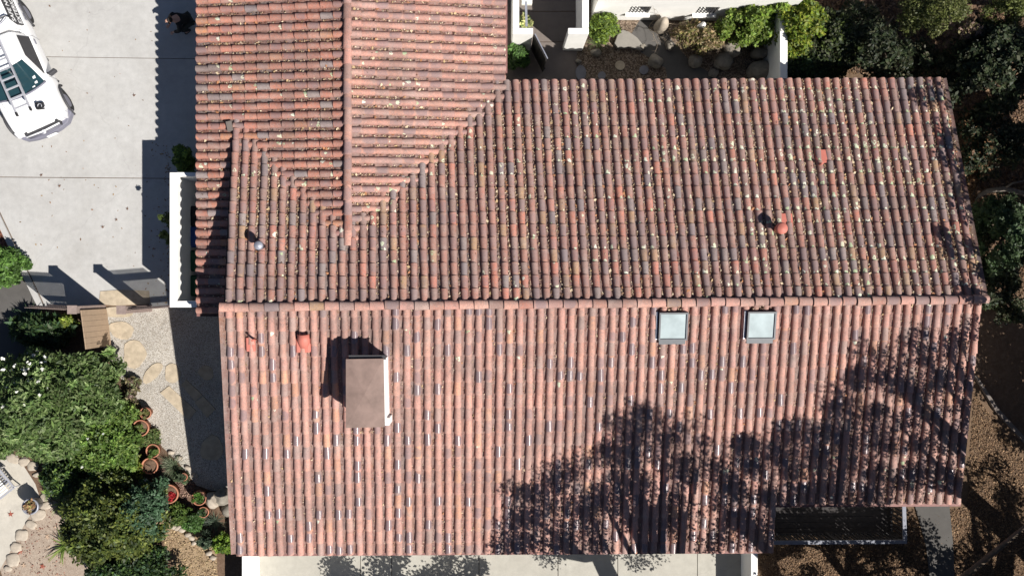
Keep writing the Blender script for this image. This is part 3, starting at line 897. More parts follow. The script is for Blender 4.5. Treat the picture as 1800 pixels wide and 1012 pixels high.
# ------------------------------------------------------------------ leaf litter on the roof
for (cx_, cy_, w_, n_) in ((642, 757, 30, 60), (1183, 545, 24, 40), (1337, 543, 24, 40), (616, 425, 10, 40)):
    for q in range(n_):
        x_, y_ = cx_ + rng.normal() * w_ * .5, cy_ + abs(rng.normal()) * 2.0 * (1 if cy_ > 700 else -1)
        z_ = zl(y_) if y_ > 531 else zu(y_); litter_pts.append((WN(x_, y_, z_ + .07 + .04 * rng.random()), None, None, np.array([0, -.2, .98])))
m = len(litter_pts)
Pp = np.array([l[0] for l in litter_pts]); Zz = np.array([l[3] for l in litter_pts])
ax = rng.normal(size=(m, 3)); ax -= Zz * (ax * Zz).sum(1)[:, None] * .75; ax /= np.linalg.norm(ax, axis=1)[:, None]
nn = Zz + rng.normal(size=(m, 3)) * .5; bx = np.cross(nn, ax); bx /= np.linalg.norm(bx, axis=1)[:, None]
big = rng.random(m) < .045
fade = np.where(Zz[:, 1] < -0.05, .62, 1.0)
s = (fade * np.where(big, .05 + .05 * rng.random(m), .018 + .032 * rng.random(m)))[:, None]
V = np.stack([Pp - ax * s * .75, Pp + bx * s * .42, Pp + ax * s * .75, Pp - bx * s * .42], 1).reshape(-1, 3)
cols = np.array([(0.30, 0.19, 0.11), (0.45, 0.33, 0.2), (0.16, 0.09, 0.06), (0.60, 0.50, 0.36), (0.12, 0.07, 0.05)])
cc = cols[rng.integers(0, 5, m)]; cc[big] = np.array([(0.5, 0.36, 0.2), (0.42, 0.2, 0.1), (0.62, 0.5, 0.34)])[rng.integers(0, 3, big.sum())]
col = np.repeat(np.concatenate([cc, np.ones((m, 1))], 1), 4, axis=0)
tag(link('leaf_litter', np_mesh('leaf_litter', V, np.arange(m * 4).reshape(-1, 4), M['dry'], col=col), None),
    'brown dry leaf litter caught in the channels between the roof tiles', 'leaf litter', kind='stuff')
#PART2
# ------------------------------------------------------------------ enclosure wall beside the wing, with bins
HWL = 2.3
enc = empty('enclosure_wall', (0, 0, 0), 'tall white stucco wall round the bins beside the driveway', 'wall')
def top_rect(x0, y0, x1, y1, h):
    a = W(x0, y0, h); b = W(x1, y1, h); return [(a.x, b.y), (b.x, b.y), (b.x, a.y), (a.x, a.y)]
MB().prism(top_rect(298, 303, 311, 540, HWL), -.05, HWL).bevel(.015).build('wall_panel', M['stucco'], enc)
MB().prism(top_rect(311.2, 303, 352, 310, HWL), -.05, HWL - .003).build('wall_panel', M['stucco'], enc)
MB().prism(top_rect(311.2, 529, 352, 540, HWL), -.05, HWL - .003).build('wall_panel', M['stucco'], enc)
def wheelie(px, py, mat, label, h=1.05):
    c = W(px, py, h); root = empty('wheelie_bin', (c.x, c.y, 0), label, 'bin', 'bins behind the enclosure wall')
    x, y = c.x, c.y
    MB().hexa([(x - .22, y - .24, .06), (x + .22, y - .24, .06), (x + .22, y + .24, .06), (x - .22, y + .24, .06)],
              [(x - .29, y - .31, h - .08), (x + .29, y - .31, h - .08), (x + .29, y + .31, h - .08), (x - .29, y + .31, h - .08)]).build('body', M[mat], root)
    MB().hexa([(x - .31, y - .33, h - .08), (x + .31, y - .33, h - .08), (x + .31, y + .33, h - .08), (x - .31, y + .33, h - .08)],
              [(x - .26, y - .28, h), (x + .26, y - .28, h), (x + .26, y + .28, h), (x - .26, y + .28, h)]).build('lid', M[mat], root)
    MB().tube([(x + .34, y - .25, h - .1), (x + .34, y + .25, h - .1)], .018).build('handle', M[mat], root)
    for s in (-1, 1): MB().tube([(x + .25, y + s * .26, .11), (x + .25, y + s * .31, .11)], .11, 14).build('wheel', M['tyre'], root)
wheelie(337, 380, 'bin_black', 'black wheelie bin, northernmost behind the white enclosure wall')
wheelie(336, 416, 'bin_blue', 'blue lidded wheelie bin behind the white enclosure wall')
wheelie(337, 458, 'bin_green', 'green wheelie bin next to the blue one')
wheelie(337, 502, 'bin_green', 'green wheelie bin in the south end of the white enclosure')

# ------------------------------------------------------------------ garden fence and gate by the driveway
def fence(x0, y0, x1, y1, h, n, label, post_first, post_h):
    A = W(x0, y0, h); B = W(x1, y1, h); d = (B - A); L = d.length; d.normalize(); sdv = Vector((-d.y, d.x, 0))
    root = empty('picket_fence', (A.x, A.y, 0), label, 'fence', 'slatted fences either side of the garden gate')
    P = A if post_first else B
    MB().box((P.x, P.y, post_h / 2), (.24, .22, post_h)).bevel(.01).build('post', M['wood_grey'], root)
    MB().box((P.x, P.y, post_h + .02), (.28, .26, .04)).build('post_cap', M['wood_grey'], root)
    me = None
    for i in range(n):
        p = A + d * (L * (i + .8) / (n + .6)) - sdv * .025
        if me is None:
            mb = MB().box((0, 0, h / 2), (.040, .012, h - .06), 0); me_o = mb.build('picket', M['wood_grey'], root); me = me_o.data; o = me_o
        else:
            o = bpy.data.objects.new('picket', me); C.objects.link(o); o.parent = root
        o.matrix_parent_inverse = Matrix.Identity(4)
        o.location = (p.x - A.x, p.y - A.y, 0); o.rotation_euler = (0, 0, math.atan2(d.y, d.x))
    for z in (.40, h - .50):
        a = A.copy(); b = B.copy(); a.z = b.z = z
        MB().bar(a + sdv * .02, b + sdv * .02, .035, .26 if z < 1 else .32).build('rail', M['wood_grey'], root)
fence(215, 544.5, 297, 538, 2.14, 19, 'weathered slatted fence between the white wall and the gate opening', True, 2.2)
fence(40, 539, 130, 544, 2.02, 22, 'shorter weathered slatted fence left of the garden gate, above dark shrubs', False, 2.12)
# solid board gate, standing open
gt = empty('garden_gate', tuple(W(140, 545, 0.1)), 'open garden gate of wide brown boards beside the flowering shrub', 'gate')
Gh, Gb = 1.95, .1
ga = W(141, 545, Gh); gb = W(150, 614, Gh); gd = (gb - ga); GL = gd.length; gd.normalize(); gs = Vector((-gd.y, gd.x, 0))
for i in range(7):
    a = ga + gd * (GL * i / 7 + .003); b = ga + gd * (GL * (i + 1) / 7 - .003); off = .002 * (i % 2)
    mb = MB()
    P = lambda p, z, s: (p.x + gs.x * s, p.y + gs.y * s, z)
    mb.hexa([P(a, Gb, off), P(b, Gb, off), P(b, Gb, .03 + off), P(a, Gb, .03 + off)], [P(a, Gh, off), P(b, Gh, off), P(b, Gh, .03 + off), P(a, Gh, .03 + off)])
    mb.build('board', M['wood'], gt)
for z in (.35, 1.6):
    a = ga.copy(); b = gb.copy(); a.z = b.z = z; MB().bar(a - gs * .03, b - gs * .03, .05, .12).build('rail', M['wood_grey'], gt)
la = ga + gd * GL * .9; la.z = 1.05
MB().tube([la + gs * .03, la + gs * .10, la + gs * .10 + Vector((0, 0, .12)), la + gs * .03 + Vector((0, 0, .12))], .014, 6).build('latch', M['black'], gt)

# ------------------------------------------------------------------ pickup truck
def truck():
    fc = W(77, 234, 0.95)
    hx, hy = 0.415, -0.91; n = math.hypot(hx, hy); hx /= n; hy /= n
    rz = math.atan2(hy, hx)
    root = empty('pickup_truck', (fc.x, fc.y, 0), 'white pickup truck with camper shell and ladder rack parked at the edge of the driveway', 'truck', rz=rz)
    LM = lambda name, mb, mat, par=root: _lm(name, mb, mat, par)
    def _lm(name, mb, mat, par, smooth=False):
        me = bpy.data.meshes.new(name)
        if smooth:
            for f in mb.bm.faces: f.smooth = True
        mb.bm.to_mesh(me); mb.bm.free(); me.materials.append(M[mat])
        o = bpy.data.objects.new(name, me); C.objects.link(o); o.parent = par
        return o
    # x: 0 at the front, negative to the rear; y: +left side of the truck
    def loft(secs, name, mat, sub=1, crease=None, par=root):
        mb = MB(); bm = mb.bm; rings = []
        for x, prof in secs:
            pts = [(y, z) for y, z in prof] + [(-y, z) for y, z in prof[::-1] if y > 1e-6]
            rings.append([bm.verts.new((x, y, z)) for y, z in pts])
        k = len(rings[0]); fs = []
        for i in range(len(rings) - 1):
            for j in range(k): fs.append(bm.faces.new((rings[i][j], rings[i][(j + 1) % k], rings[i + 1][(j + 1) % k], rings[i + 1][j])))
        fs.append(bm.faces.new(rings[0])); fs.append(bm.faces.new(rings[-1][::-1]))
        bmesh.ops.recalc_face_normals(bm, faces=fs)
        o = _lm(name, mb, mat, par, True)
        if sub:
            mod = o.modifiers.new('sub', 'SUBSURF'); mod.levels = mod.render_levels = sub
        return o
    def prof(w, z0, zs, zt, crown):   # sill, shoulder, top
        return [(w * .90, z0), (w * .985, z0 + .15), (w, (z0 + zs) / 2), (w * .985, zs), (w * .93, zs + (zt - zs) * .7), (w * .62, zt), (w * .3, zt + crown * .8), (0.001, zt + crown)]
    body = loft([(-.20, prof(.70, .42, .80, .90, .02)), (-.26, prof(.82, .40, .84, .95, .02)), (-.42, prof(.90, .38, .90, 1.02, .03)), (-.95, prof(.945, .36, .96, 1.08, .04)),
                 (-1.45, prof(.945, .34, .98, 1.12, .04)), (-2.2, prof(.93, .33, 1.0, 1.12, .03)), (-3.1, prof(.94, .34, 1.03, 1.12, .02)), (-3.7, prof(.955, .36, 1.03, 1.12, .02)),
                 (-4.6, prof(.94, .40, 1.03, 1.12, .02)), (-5.25, prof(.92, .44, 1.0, 1.12, .02)), (-5.3, prof(.90, .46, .98, 1.1, .02))], 'body', 'carpaint', 2)
    # cab
    def cp(w0, w1, z0, z1): return [(w0, z0), (w0 * .99, z0 + .08), ((w0 + w1) / 2, (z0 + z1) / 2), (w1 * 1.02, z1 - .06), (w1 * .9, z1), (w1 * .5, z1 + .025), (0.001, z1 + .03)]
    loft([(-1.38, cp(.80, .78, 1.02, 1.12)), (-1.50, cp(.83, .79, 1.02, 1.20)), (-2.02, cp(.85, .66, 1.02, 1.66)), (-2.12, cp(.86, .655, 1.02, 1.73)), (-2.6, cp(.87, .66, 1.02, 1.76)), (-2.98, cp(.87, .665, 1.02, 1.74)), (-3.03, cp(.86, .66, 1.02, 1.70))], 'cab', 'carpaint', 1)
    # windshield: curved glass, base forward
    mb = MB(); bm = mb.bm; A = []
    for (x, w, z, bow) in ((-1.40, .77, 1.155, .13), (-1.72, .71, 1.44, .10), (-2.05, .615, 1.695, .06)):
        A.append([bm.verts.new((x + bow * (1 - (t / w) ** 2) if w else x, t, z + .02)) for t in np.linspace(-w, w, 9)])
    for i in range(2):
        for k in range(8): bm.faces.new((A[i][k], A[i][k + 1], A[i + 1][k + 1], A[i + 1][k]))
    bmesh.ops.recalc_face_normals(bm, faces=bm.faces[:])
    ws = _lm('windshield', mb, 'carglass', root, True)
    # cowl strip and wipers
    mb = MB(); pts = [(-1.385 + .145 * (1 - (t / .8) ** 2), t, 1.165 - .05 * abs(t) ** 2) for t in np.linspace(-.8, .8, 9)]
    mb.tube(pts, .035, 6); _lm('cowl_panel', mb, 'bumper', root)
    for s in (.15, -.55):
        mb = MB().tube([(-1.30 + .02, s, 1.185), (-1.42, s + .5, 1.21)], .012, 5); _lm('wiper', mb, 'black', root)
    # stickers low on the glass
    for (x, y) in ((-1.56, .60), (-1.44, .56), (-1.38, .42)):
        mb = MB(); mb.box((x, y, 1.16 + (-1.40 - x) * -.0 + .06 + (-x - 1.38) * .85), (.10, .09, .004)); _lm('sticker', mb, 'white_plastic', ws)
    # side windows
    for s in (1, -1):
        mb = MB(); bm = mb.bm
        P = [(-1.62, .862, 1.10), (-2.88, .888, 1.10), (-2.84, .745, 1.60), (-2.18, .735, 1.60)]
        v = [bm.verts.new((x, y * s, z)) for x, y, z in P]; bm.faces.new(v if s > 0 else v[::-1])
        o = _lm('side_window', mb, 'darkglass', root); o.modifiers.new('s', 'SOLIDIFY').thickness = .02
        # mirror
        mb = MB().box((-1.56, s * 1.10, 1.12), (.12, .26, .19), .25 * s).bevel(.035); mi = _lm('mirror', mb, 'trim', root)
        mb = MB().tube([(-1.62, s * .92, 1.08), (-1.57, s * 1.0, 1.08)], .03, 6); _lm('mirror_arm', mb, 'trim', mi)
        # door handle + door line
        mb = MB().box((-2.72, s * .955, .96), (.16, .03, .035)); _lm('door_handle', mb, 'bumper', root)
        mb = MB().tube([(-1.50, s * .953, .5), (-1.50, s * .957, .9), (-1.52, s * .90, 1.10)], .006, 4); _lm('door_seam', mb, 'seam', root)
        mb = MB().tube([(-2.92, s * .948, .5), (-2.92, s * .952, .95), (-2.92, s * .89, 1.10)], .006, 4); _lm('door_seam', mb, 'seam', root)
        # wheels and flares
        for x in (-.85, -3.95):
            mb = MB().tube([(x, s * .70, .37), (x, s * .90, .37)], .37, 22); w = _lm('wheel', mb, 'tyre', root)
            mb = MB().tube([(x, s * .88, .37), (x, s * .908, .37)], .22, 16); _lm('rim', mb, 'bumper', w)
            mb = MB(); pts = [(x + .50 * math.cos(a), s * (.935 + .05 * math.sin(a)), .40 + .46 * math.sin(a)) for a in np.linspace(.0, math.pi, 11)]
            mb.tube(pts, .042, 6); _lm('fender_flare', mb, 'trim', root)
        # headlights
        mb = MB().box((-.33, s * .74, .80), (.22, .26, .17), -.35 * s).bevel(.03); _lm('headlight', mb, 'headlight', root)
        mb = MB().box((-.20, s * .52, .93), (.10, .10, .05), 0).bevel(.015); _lm('marker', mb, 'trim', root)
    # bumper with angled corners, grille, plate
    mb = MB().prism([(-.02, -.42), (0.03, 0), (-.02, .42), (-.10, .72), (-.34, .955), (-.50, .97), (-.50, .88), (-.30, .70), (-.30, -.70), (-.50, -.88), (-.50, -.97), (-.34, -.955), (-.10, -.72)], .42, .68).bevel(.03)
    _lm('bumper', mb, 'bumper', root, False)
    mb = MB().prism([(-.09, -.56), (-.06, 0), (-.09, .56), (-.22, .58), (-.22, -.58)], .66, .90).bevel(.02); gr = _lm('grille', mb, 'trim', root)
    for z in (.70, .77, .84):
        mb = MB().tube([(-.085, -.54, z), (-.05, 0, z), (-.085, .54, z)], .012, 5); _lm('grille_bar', mb, 'bumper', gr)
    mb = MB().tube([(-.11, -.56, .905), (-.075, 0, .915), (-.11, .56, .905)], .028, 6); _lm('grille_bar', mb, 'carpaint', gr)
    mb = MB().lathe((-.055, 0, .90), [(.075, -.02), (.075, .01), (.04, .03)], 14); _lm('emblem', mb, 'alu', gr)
    mb = MB().box((.045, .10, .60), (.02, .33, .16)); _lm('number_plate', mb, 'white_plastic', root)
    # hood creases
    for s in (1, -1):
        mb = MB().tube([(-.35, s * .60, 1.005), (-.8, s * .66, 1.075), (-1.3, s * .74, 1.125)], .006, 4); _lm('hood_seam', mb, 'seam', root)
    # camper shell
    def sp(w, z0, z1): return [(w, z0), (w * .995, z0 + .05), (w * .90, z1 - .12), (w * .86, z1 - .03), (w * .7, z1), (w * .3, z1 + .02), (.001, z1 + .025)]
    sh = loft([(-3.10, sp(.88, 1.10, 1.60)), (-3.14, sp(.90, 1.10, 1.76)), (-3.3, sp(.91, 1.10, 1.80)), (-5.1, sp(.91, 1.10, 1.80)), (-5.25, sp(.90, 1.10, 1.70))], 'camper_shell', 'carpaint', 1)
    mb = MB().tube([(-3.07, -.86, 1.15), (-3.06, -.75, 1.64), (-3.05, 0, 1.77), (-3.06, .75, 1.64), (-3.07, .86, 1.15)], .008, 4); _lm('cab_seam', mb, 'seam', root)
    # dark side glass of the shell with white lettering, sloping outwards
    for s in (1, -1):
        mb = MB(); bm = mb.bm
        P = [(-3.22, .925, 1.19), (-5.10, .925, 1.19), (-5.10, .80, 1.74), (-3.32, .80, 1.74), (-3.18, .86, 1.5)]
        v = [bm.verts.new((x, y * s, z)) for x, y, z in P]; bm.faces.new(v if s > 0 else v[::-1])
        pn = _lm('shell_window', mb, 'trim', sh); md = pn.modifiers.new('s', 'SOLIDIFY'); md.thickness = .025; md.offset = 0
        if s < 0: continue
        ex = Vector((-1, 0, 0)); ez = Vector((0, -(.925 - .80), .55)).normalized(); en = ex.cross(ez); 
        def text(body, x, t, size, mat, off=.02, sx=1.0, base=(.925, 1.19), zz=ez):
            cu = bpy.data.curves.new('lettering', 'FONT'); cu.body = body; cu.size = size; cu.extrude = .002; cu.offset = .004
            cu.materials.append(M[mat])
            tmp = bpy.data.objects.new('tmp', cu); C.objects.link(tmp); bpy.context.view_layer.update()
            dg = bpy.context.evaluated_depsgraph_get(); lme = bpy.data.meshes.new_from_object(tmp.evaluated_get(dg)); bpy.data.objects.remove(tmp)
            o = bpy.data.objects.new('lettering', lme); C.objects.link(o); o.parent = sh
            nn = ex.cross(zz)
            p = Vector((x, base[0], base[1])) + zz * t + nn * off
            mm = Matrix.Identity(4)
            for r in range(3): mm[r][0] = ex[r] * sx; mm[r][1] = zz[r]; mm[r][2] = nn[r]; mm[r][3] = p[r]
            o.matrix_local = mm
        text('SAFE NO WALK ROOF', -3.26, .33, .22, 'white_plastic')
        text('EXTERIOR CLEANING', -3.24, .06, .22, 'white_plastic')
        text('805-680', -3.45, .0, .17, 'bumper', .022, 1.0, (.957, .86), Vector((0, -.1, 1)).normalized())
    # ladder rack and ladder along the roof
    for x in (-3.35, -4.6):
        mb = MB().tube([(x, -.84, 1.78), (x, -.80, 1.96), (x, .80, 1.96), (x, .84, 1.78)], .025, 8); rk = _lm('rack_bar', mb, 'trim', root)
    mb = MB().tube([(-3.30, .80, 1.96), (-3.22, .6, 1.93), (-3.2, -.6, 1.93), (-3.30, -.80, 1.96)], .018, 6); _lm('rack_bar', mb, 'rail', root)
    return root, (hx, hy), rz
tr, (hx, hy), trz = truck()
# ladder: rests on the rack, a thing of its own
Lh = 2.02
lad = empty('ladder', tuple(W(30, 90, Lh)), 'long aluminium extension ladder lying on the white truck rack over its windshield', 'ladder')
ra0, ra1 = W(52, 188, Lh), W(-60, -62, Lh); rb0, rb1 = W(28, 198, Lh), W(-84, -52, Lh)
MB().bar(ra0, ra1, .045, .09).build('rail', M['alu'], lad); MB().bar(rb0, rb1, .045, .09).build('rail', M['alu'], lad)
dl = (ra1 - ra0).normalized(); nr = int((ra1 - ra0).length / .305)
for i in range(nr):
    t = .12 + .305 * i
    MB().bar(ra0 + dl * t, rb0 + dl * t, .05, .03).build('rung', M['alu'], lad)
for s0 in (ra0, rb0):
    MB().bar(s0, s0 - dl * .12, .05, .10).build('foot', M['black'], lad)
# camera bag on the hood
bg = W(69, 186, 1.26)
bag = empty('camera_bag', (bg.x, bg.y, 1.10), 'small black bag with a loop handle lying on the white truck hood', 'bag')
MB().box((bg.x, bg.y, 1.20), (.26, .22, .13), .1).bevel(.04).build('body', M['black'], bag)
MB().box((bg.x - .10, bg.y + .07, 1.19), (.1, .1, .1), .6).bevel(.02).build('pocket', M['trim'], bag)
MB().tube([(bg.x + .02 + .06 * math.cos(a), bg.y + .06 * math.sin(a), 1.275) for a in np.linspace(-.6, 3.6, 10)], .010, 6).build('handle', M['alu'], bag)
MB().tube([(bg.x + .12 + .05 * math.cos(a), bg.y + .06 * math.sin(a), 1.24) for a in np.linspace(-1.6, 1.6, 8)], .009, 6).build('strap', M['alu'], bag)

# ------------------------------------------------------------------ crouching person in the shade by the wing
def skin_mesh(name, verts, edges, radii, mat, parent, sub=2):
    me = bpy.data.meshes.new(name); me.from_pydata(verts, edges, []); me.materials.append(M[mat])
    o = bpy.data.objects.new(name, me); C.objects.link(o); o.parent = parent
    sk = o.modifiers.new('skin', 'SKIN'); sk.use_smooth_shade = True
    for i, r in enumerate(radii):
        me.skin_vertices[0].data[i].radius = (r, r) if not hasattr(r, '__len__') else r
    me.skin_vertices[0].data[0].use_root = True
    s = o.modifiers.new('sub', 'SUBSURF'); s.levels = s.render_levels = sub
    return o
pp = W(324, 34, .5)
per = empty('person', (pp.x, pp.y, 0), 'person in black clothes crouching in the shade beside the tiled eave', 'person', rz=math.atan2(-.55, -.84))
# local: +x forward, +y left
Vb = [(-.10, 0, .34), (-.02, 0, .50), (.10, 0, .68), (.20, 0, .84), (.27, 0, .93), (.33, 0, 1.00), (.38, 0, 1.06),   # 0-6 pelvis..crown
      (.19, .19, .80), (.33, .27, .58), (.50, .15, .46), (.56, .12, .43),       # 7-10 left arm
      (.19, -.19, .80), (.33, -.27, .58), (.50, -.13, .46), (.56, -.10, .43),   # 11-14 right
      (-.08, .13, .33), (.30, .24, .50), (.12, .20, .10), (.28, .22, .05),      # 15-18 left leg
      (-.08, -.13, .33), (.30, -.22, .46), (.10, -.20, .10), (.26, -.22, .05)]  # 19-22
Eb = [(0, 1), (1, 2), (2, 3), (3, 4), (4, 5), (5, 6), (3, 7), (7, 8), (8, 9), (9, 10), (3, 11), (11, 12), (12, 13), (13, 14), (0, 15), (15, 16), (16, 17), (17, 18), (0, 19), (19, 20), (20, 21), (21, 22)]
Rb = [.13, .125, .14, .12, .055, .09, .075, .06, .045, .035, .03, .06, .045, .035, .03, .095, .07, .045, .04, .095, .07, .045, .04]
skin_mesh('body', Vb, Eb, Rb, 'skin', per)
skin_mesh('jacket', [Vb[i] for i in (0, 1, 2, 3, 7, 8, 9, 11, 12, 13)], [(0, 1), (1, 2), (2, 3), (3, 4), (4, 5), (5, 6), (3, 7), (7, 8), (8, 9)], [.16, .165, .19, .18, .10, .075, .055, .10, .075, .055], 'jacket', per)
skin_mesh('trousers', [Vb[i] for i in (0, 15, 16, 17, 19, 20, 21)], [(0, 1), (1, 2), (2, 3), (0, 4), (4, 5), (5, 6)], [.15, .115, .085, .06, .115, .085, .06], 'trouser', per)
for s in (1, -1):
    skin_mesh('shoe', [(.06, s * .2, .05), (.20, s * .21, .05), (.31, s * .22, .04)], [(0, 1), (1, 2)], [.05, .052, .045], 'black', per)
    for k in range(5):   # fingers reaching to the ground work
        fx, fy = .57, s * (.08 + .022 * k)
        L = (.05, .075, .08, .075, .06)[k]
        skin_mesh('finger', [(fx - .02, fy, .43), (fx + L * .5, fy, .415), (fx + L, fy - s * .005, .385)], [(0, 1), (1, 2)], [.011, .010, .008], 'skin', per, 1)
# head features and hair
hc = Vector((.36, 0, 1.03))
mb = MB(); bmesh.ops.create_icosphere(mb.bm, subdivisions=3, radius=1)
for v in mb.bm.verts:
    v.co = Vector((v.co.x * .105, v.co.y * .088, v.co.z * .105))
    if v.co.x > .02 and v.co.z < .04: v.co *= .84
    v.co *= 1 + .03 * math.sin(v.co.y * 160) * math.cos(v.co.x * 140)
mb.bm.transform(Matrix.Translation(hc + Vector((-.012, 0, .006))))
me = bpy.data.meshes.new('hair'); mb.bm.to_mesh(me); mb.bm.free(); me.materials.append(M['hair'])
o = bpy.data.objects.new('hair', me); C.objects.link(o); o.parent = per
def pobj(name, mb, mat):
    me = bpy.data.meshes.new(name)
    for f in mb.bm.faces: f.smooth = True
    mb.bm.to_mesh(me); mb.bm.free(); me.materials.append(M[mat]); o = bpy.data.objects.new(name, me); C.objects.link(o); o.parent = per
mb = MB(); bmesh.ops.create_icosphere(mb.bm, subdivisions=2, radius=.062); mb.bm.transform(Matrix.Translation(hc + Vector((.055, -.01, .045))) @ Matrix.Diagonal((1, .95, .75, 1))); pobj('face', mb, 'skin')
mb = MB().tube([hc + Vector((.10, -.01, .02)), hc + Vector((.135, -.01, -.01))], [.010, .016], 6); pobj('nose', mb, 'skin')
for s in (1, -1):
    mb = MB(); bmesh.ops.create_icosphere(mb.bm, subdivisions=1, radius=.009); mb.bm.transform(Matrix.Translation(hc + Vector((.108, -.01 + s * .03, .035)))); pobj('eye', mb, 'black')
    mb = MB(); bmesh.ops.create_icosphere(mb.bm, subdivisions=1, radius=.025); mb.bm.transform(Matrix.Translation(hc + Vector((.01, s * .09, -.01))) @ Matrix.Diagonal((.8, .4, 1.1, 1))); pobj('ear', mb, 'skin')

# ------------------------------------------------------------------ courtyard north of the house
walk = empty('courtyard_walk', (0, 0, 0), kind='structure')
for pts in ([(880, -70), (1016, -70), (1016, 20), (880, 20)], [(880, 21.2), (1015, 21.2), (1014, 73.4), (880, 73.4)], [(880, 74.6), (1014, 74.6), (1013, 175), (880, 175)]):
    slab(walk, px_poly(pts, .03), .03, .08, M['concrete_dark'])
tag(sheet('courtyard_gravel', px_poly([(1014, 20), (1375, 20), (1375, 180), (1014, 180)], .008), .008, M['gravel_dark']), kind='structure')
tag(sheet('courtyard_path', px_poly([(1128, 30), (1165, 34), (1180, 70), (1215, 110), (1262, 135), (1290, 180), (1180, 180), (1170, 120), (1126, 92), (1110, 60)], .014), .014, M['concrete_grey']), kind='structure')
stepping = [(1090, 115, 8.5, 'flag'), (1058, 133, 7, 'flag_blue'), (1132, 123, 8, 'flag_blue'), (1021, 128, 9, 'flag_blue')]
for (x, y, r, mt) in stepping:
    o = MB().prism(px_poly(blob(x, y, r, r if x > 1030 else 14, wob=.03), .05), 0, .05).build('stepping_stone', M[mt])
    tag(o, {1090: 'round pale stepping stone with a dark dimple on the courtyard gravel', 1058: 'round blue-grey stepping stone nearest the tiled eave', 1132: 'dark round stepping stone right of the pale one', 1021: 'oblong blue-grey slab beside the dark walk'}[x], 'stepping stone', 'stepping stones in the courtyard')
def rock(px, py, rx, ry, h, mat, label, cat='boulder', group='boulders in the courtyard', name='boulder', z0=0.0, seed=0, sub=3):
    c = W(px, py, h * .6); mb = MB(); bmesh.ops.create_icosphere(mb.bm, subdivisions=sub, radius=1)
    r_ = np.random.default_rng(int(px * 3 + py + seed)); D = r_.normal(size=(5, 3)); ph = r_.random(5) * 6
    k = (CAM_H - h * .6) / FOC; a = r_.normal() * .3
    for v in mb.bm.verts:
        p = np.array(v.co); f = 1 + sum(.055 * math.sin(3.2 * p.dot(D[i]) + ph[i]) for i in range(5)); p = p * f
        p = np.sign(p) * np.abs(p) ** .88
        x, y, z = p[0] * rx * k, p[1] * ry * k, p[2] * h * .62
        v.co = (c.x + x * math.cos(a) - y * math.sin(a), c.y + x * math.sin(a) + y * math.cos(a), max(z0 - .03, z0 + h * .40 + z))
    o = mb.build(name, M[mat], smooth=True); return tag(o, label, cat, group)
rock(1048, 92, 9, 6, .3, 'rock', 'oval grey boulder between the leafy shrub and the gravel')
rock(1017, 108, 5, 4, .18, 'rock', 'small tan stone at the corner of the dark walk')
rock(1129, 83, 6, 6, .25, 'rock', 'tan stone at the tip of the pale curved kerb')
rock(1153, 107, 13, 11, .4, 'rock', 'pale angular boulder alone on the dark courtyard path')
rock(1177, 80, 7, 9, .3, 'rock', 'small upright tan boulder left of the brown twiggy shrub')
rock(1223, 107, 12, 11, .4, 'rock', 'grey boulder below the brown twiggy shrub')
rock(1274, 106, 16, 14, .45, 'rock', 'wide grey boulder under the lower edge of the leafy vine')
rock(1263, 114, 9, 7, .3, 'rock', 'small round boulder in front of the wide grey one')
rock(1287, 86, 16, 16, .6, 'rock', 'tall grey boulder half under the green vine')
rock(1336, 94, 16, 10, .5, 'rock', 'dark boulder beside the white courtyard side wall, upper of two')
rock(1338, 122, 22, 15, .6, 'rock', 'largest brown boulder in the corner by the tiled eave')
rock(1254, 128, 9, 8, .12, 'rock', 'low flat stone by the eave below the round boulder')
rock(1165, 43, 12, 12, .9, 'rock_pale', 'sunlit pale craggy boulder against the white wall')
# curved pale kerb
MB().prism(px_poly([(1094, 52), (1106, 56), (1120, 66), (1131, 80), (1129, 88), (1108, 82), (1086, 84), (1080, 76), (1086, 60)], .22), 0, .22).bevel(.02).build('planter_kerb', M['kerb_shaded'])
tag(bpy.data.objects['planter_kerb'], 'pale curved concrete planter kerb beside the leafy courtyard shrub', 'kerb')

def white_wall(name, rects, label, h):
    root = empty(name, (0, 0, 0), label, 'wall', 'white stucco courtyard walls')
    for i, (x0, y0, x1, y1, hh) in enumerate(rects):
        MB().prism(top_rect(x0, y0, x1, y1, hh), -.05, hh).bevel(.02).build('wall_panel' if i == 0 else 'pier', M['stucco'], root)
white_wall('courtyard_wall', [(901, -70, 912.5, 49, 2.0), (901, 49.3, 937, 60, 2.003)], 'white wall and pier left of the dark courtyard gate', 2)
white_wall('courtyard_wall', [(1023, -70, 1035, 49, 2.0), (998.5, 49.3, 1035, 60, 2.003)], 'white wall and pier right of the dark walk', 2)
white_wall('courtyard_wall', [(1371, -60, 1384.5, 175, 1.7)], 'white side wall closing the courtyard on the right', 1.7)

# neighbouring white building, its sunny face towards us
bld = empty('white_building', (0, 0, 0), 'white building face with two dark barred windows above the courtyard', 'building')
by = W(1150, 36, 0).y; bx0 = W(1032, 36, 0).x; bx1 = W(1372, 20, 0).x - .02
wins = []
for (wx, zb, zt) in ((1124, .75, 1.45), (1243, .75, 1.45)):
    xc = W(wx, 20, 1.1).x; wins.append((xc - .33, xc + .33, zb, zt))
mb = MB(); xs_ = [bx0 + .12] + [q for w in wins for q in w[:2]] + [bx1]
def wp_box(x0, x1, z0, z1): mb.hexa([(x0, by, z0), (x1, by, z0), (x1, by + .3, z0), (x0, by + .3, z0)], [(x0, by, z1), (x1, by, z1), (x1, by + .3, z1), (x0, by + .3, z1)])
wp_box(xs_[0], bx1, -.05, wins[0][2]); wp_box(xs_[0], bx1, wins[0][3], 3.2)
for a, b in ((xs_[0], wins[0][0]), (wins[0][1], wins[1][0]), (wins[1][1], bx1)): wp_box(a, b, wins[0][2], wins[0][3])
mb.build('wall', M['stucco'], bld)
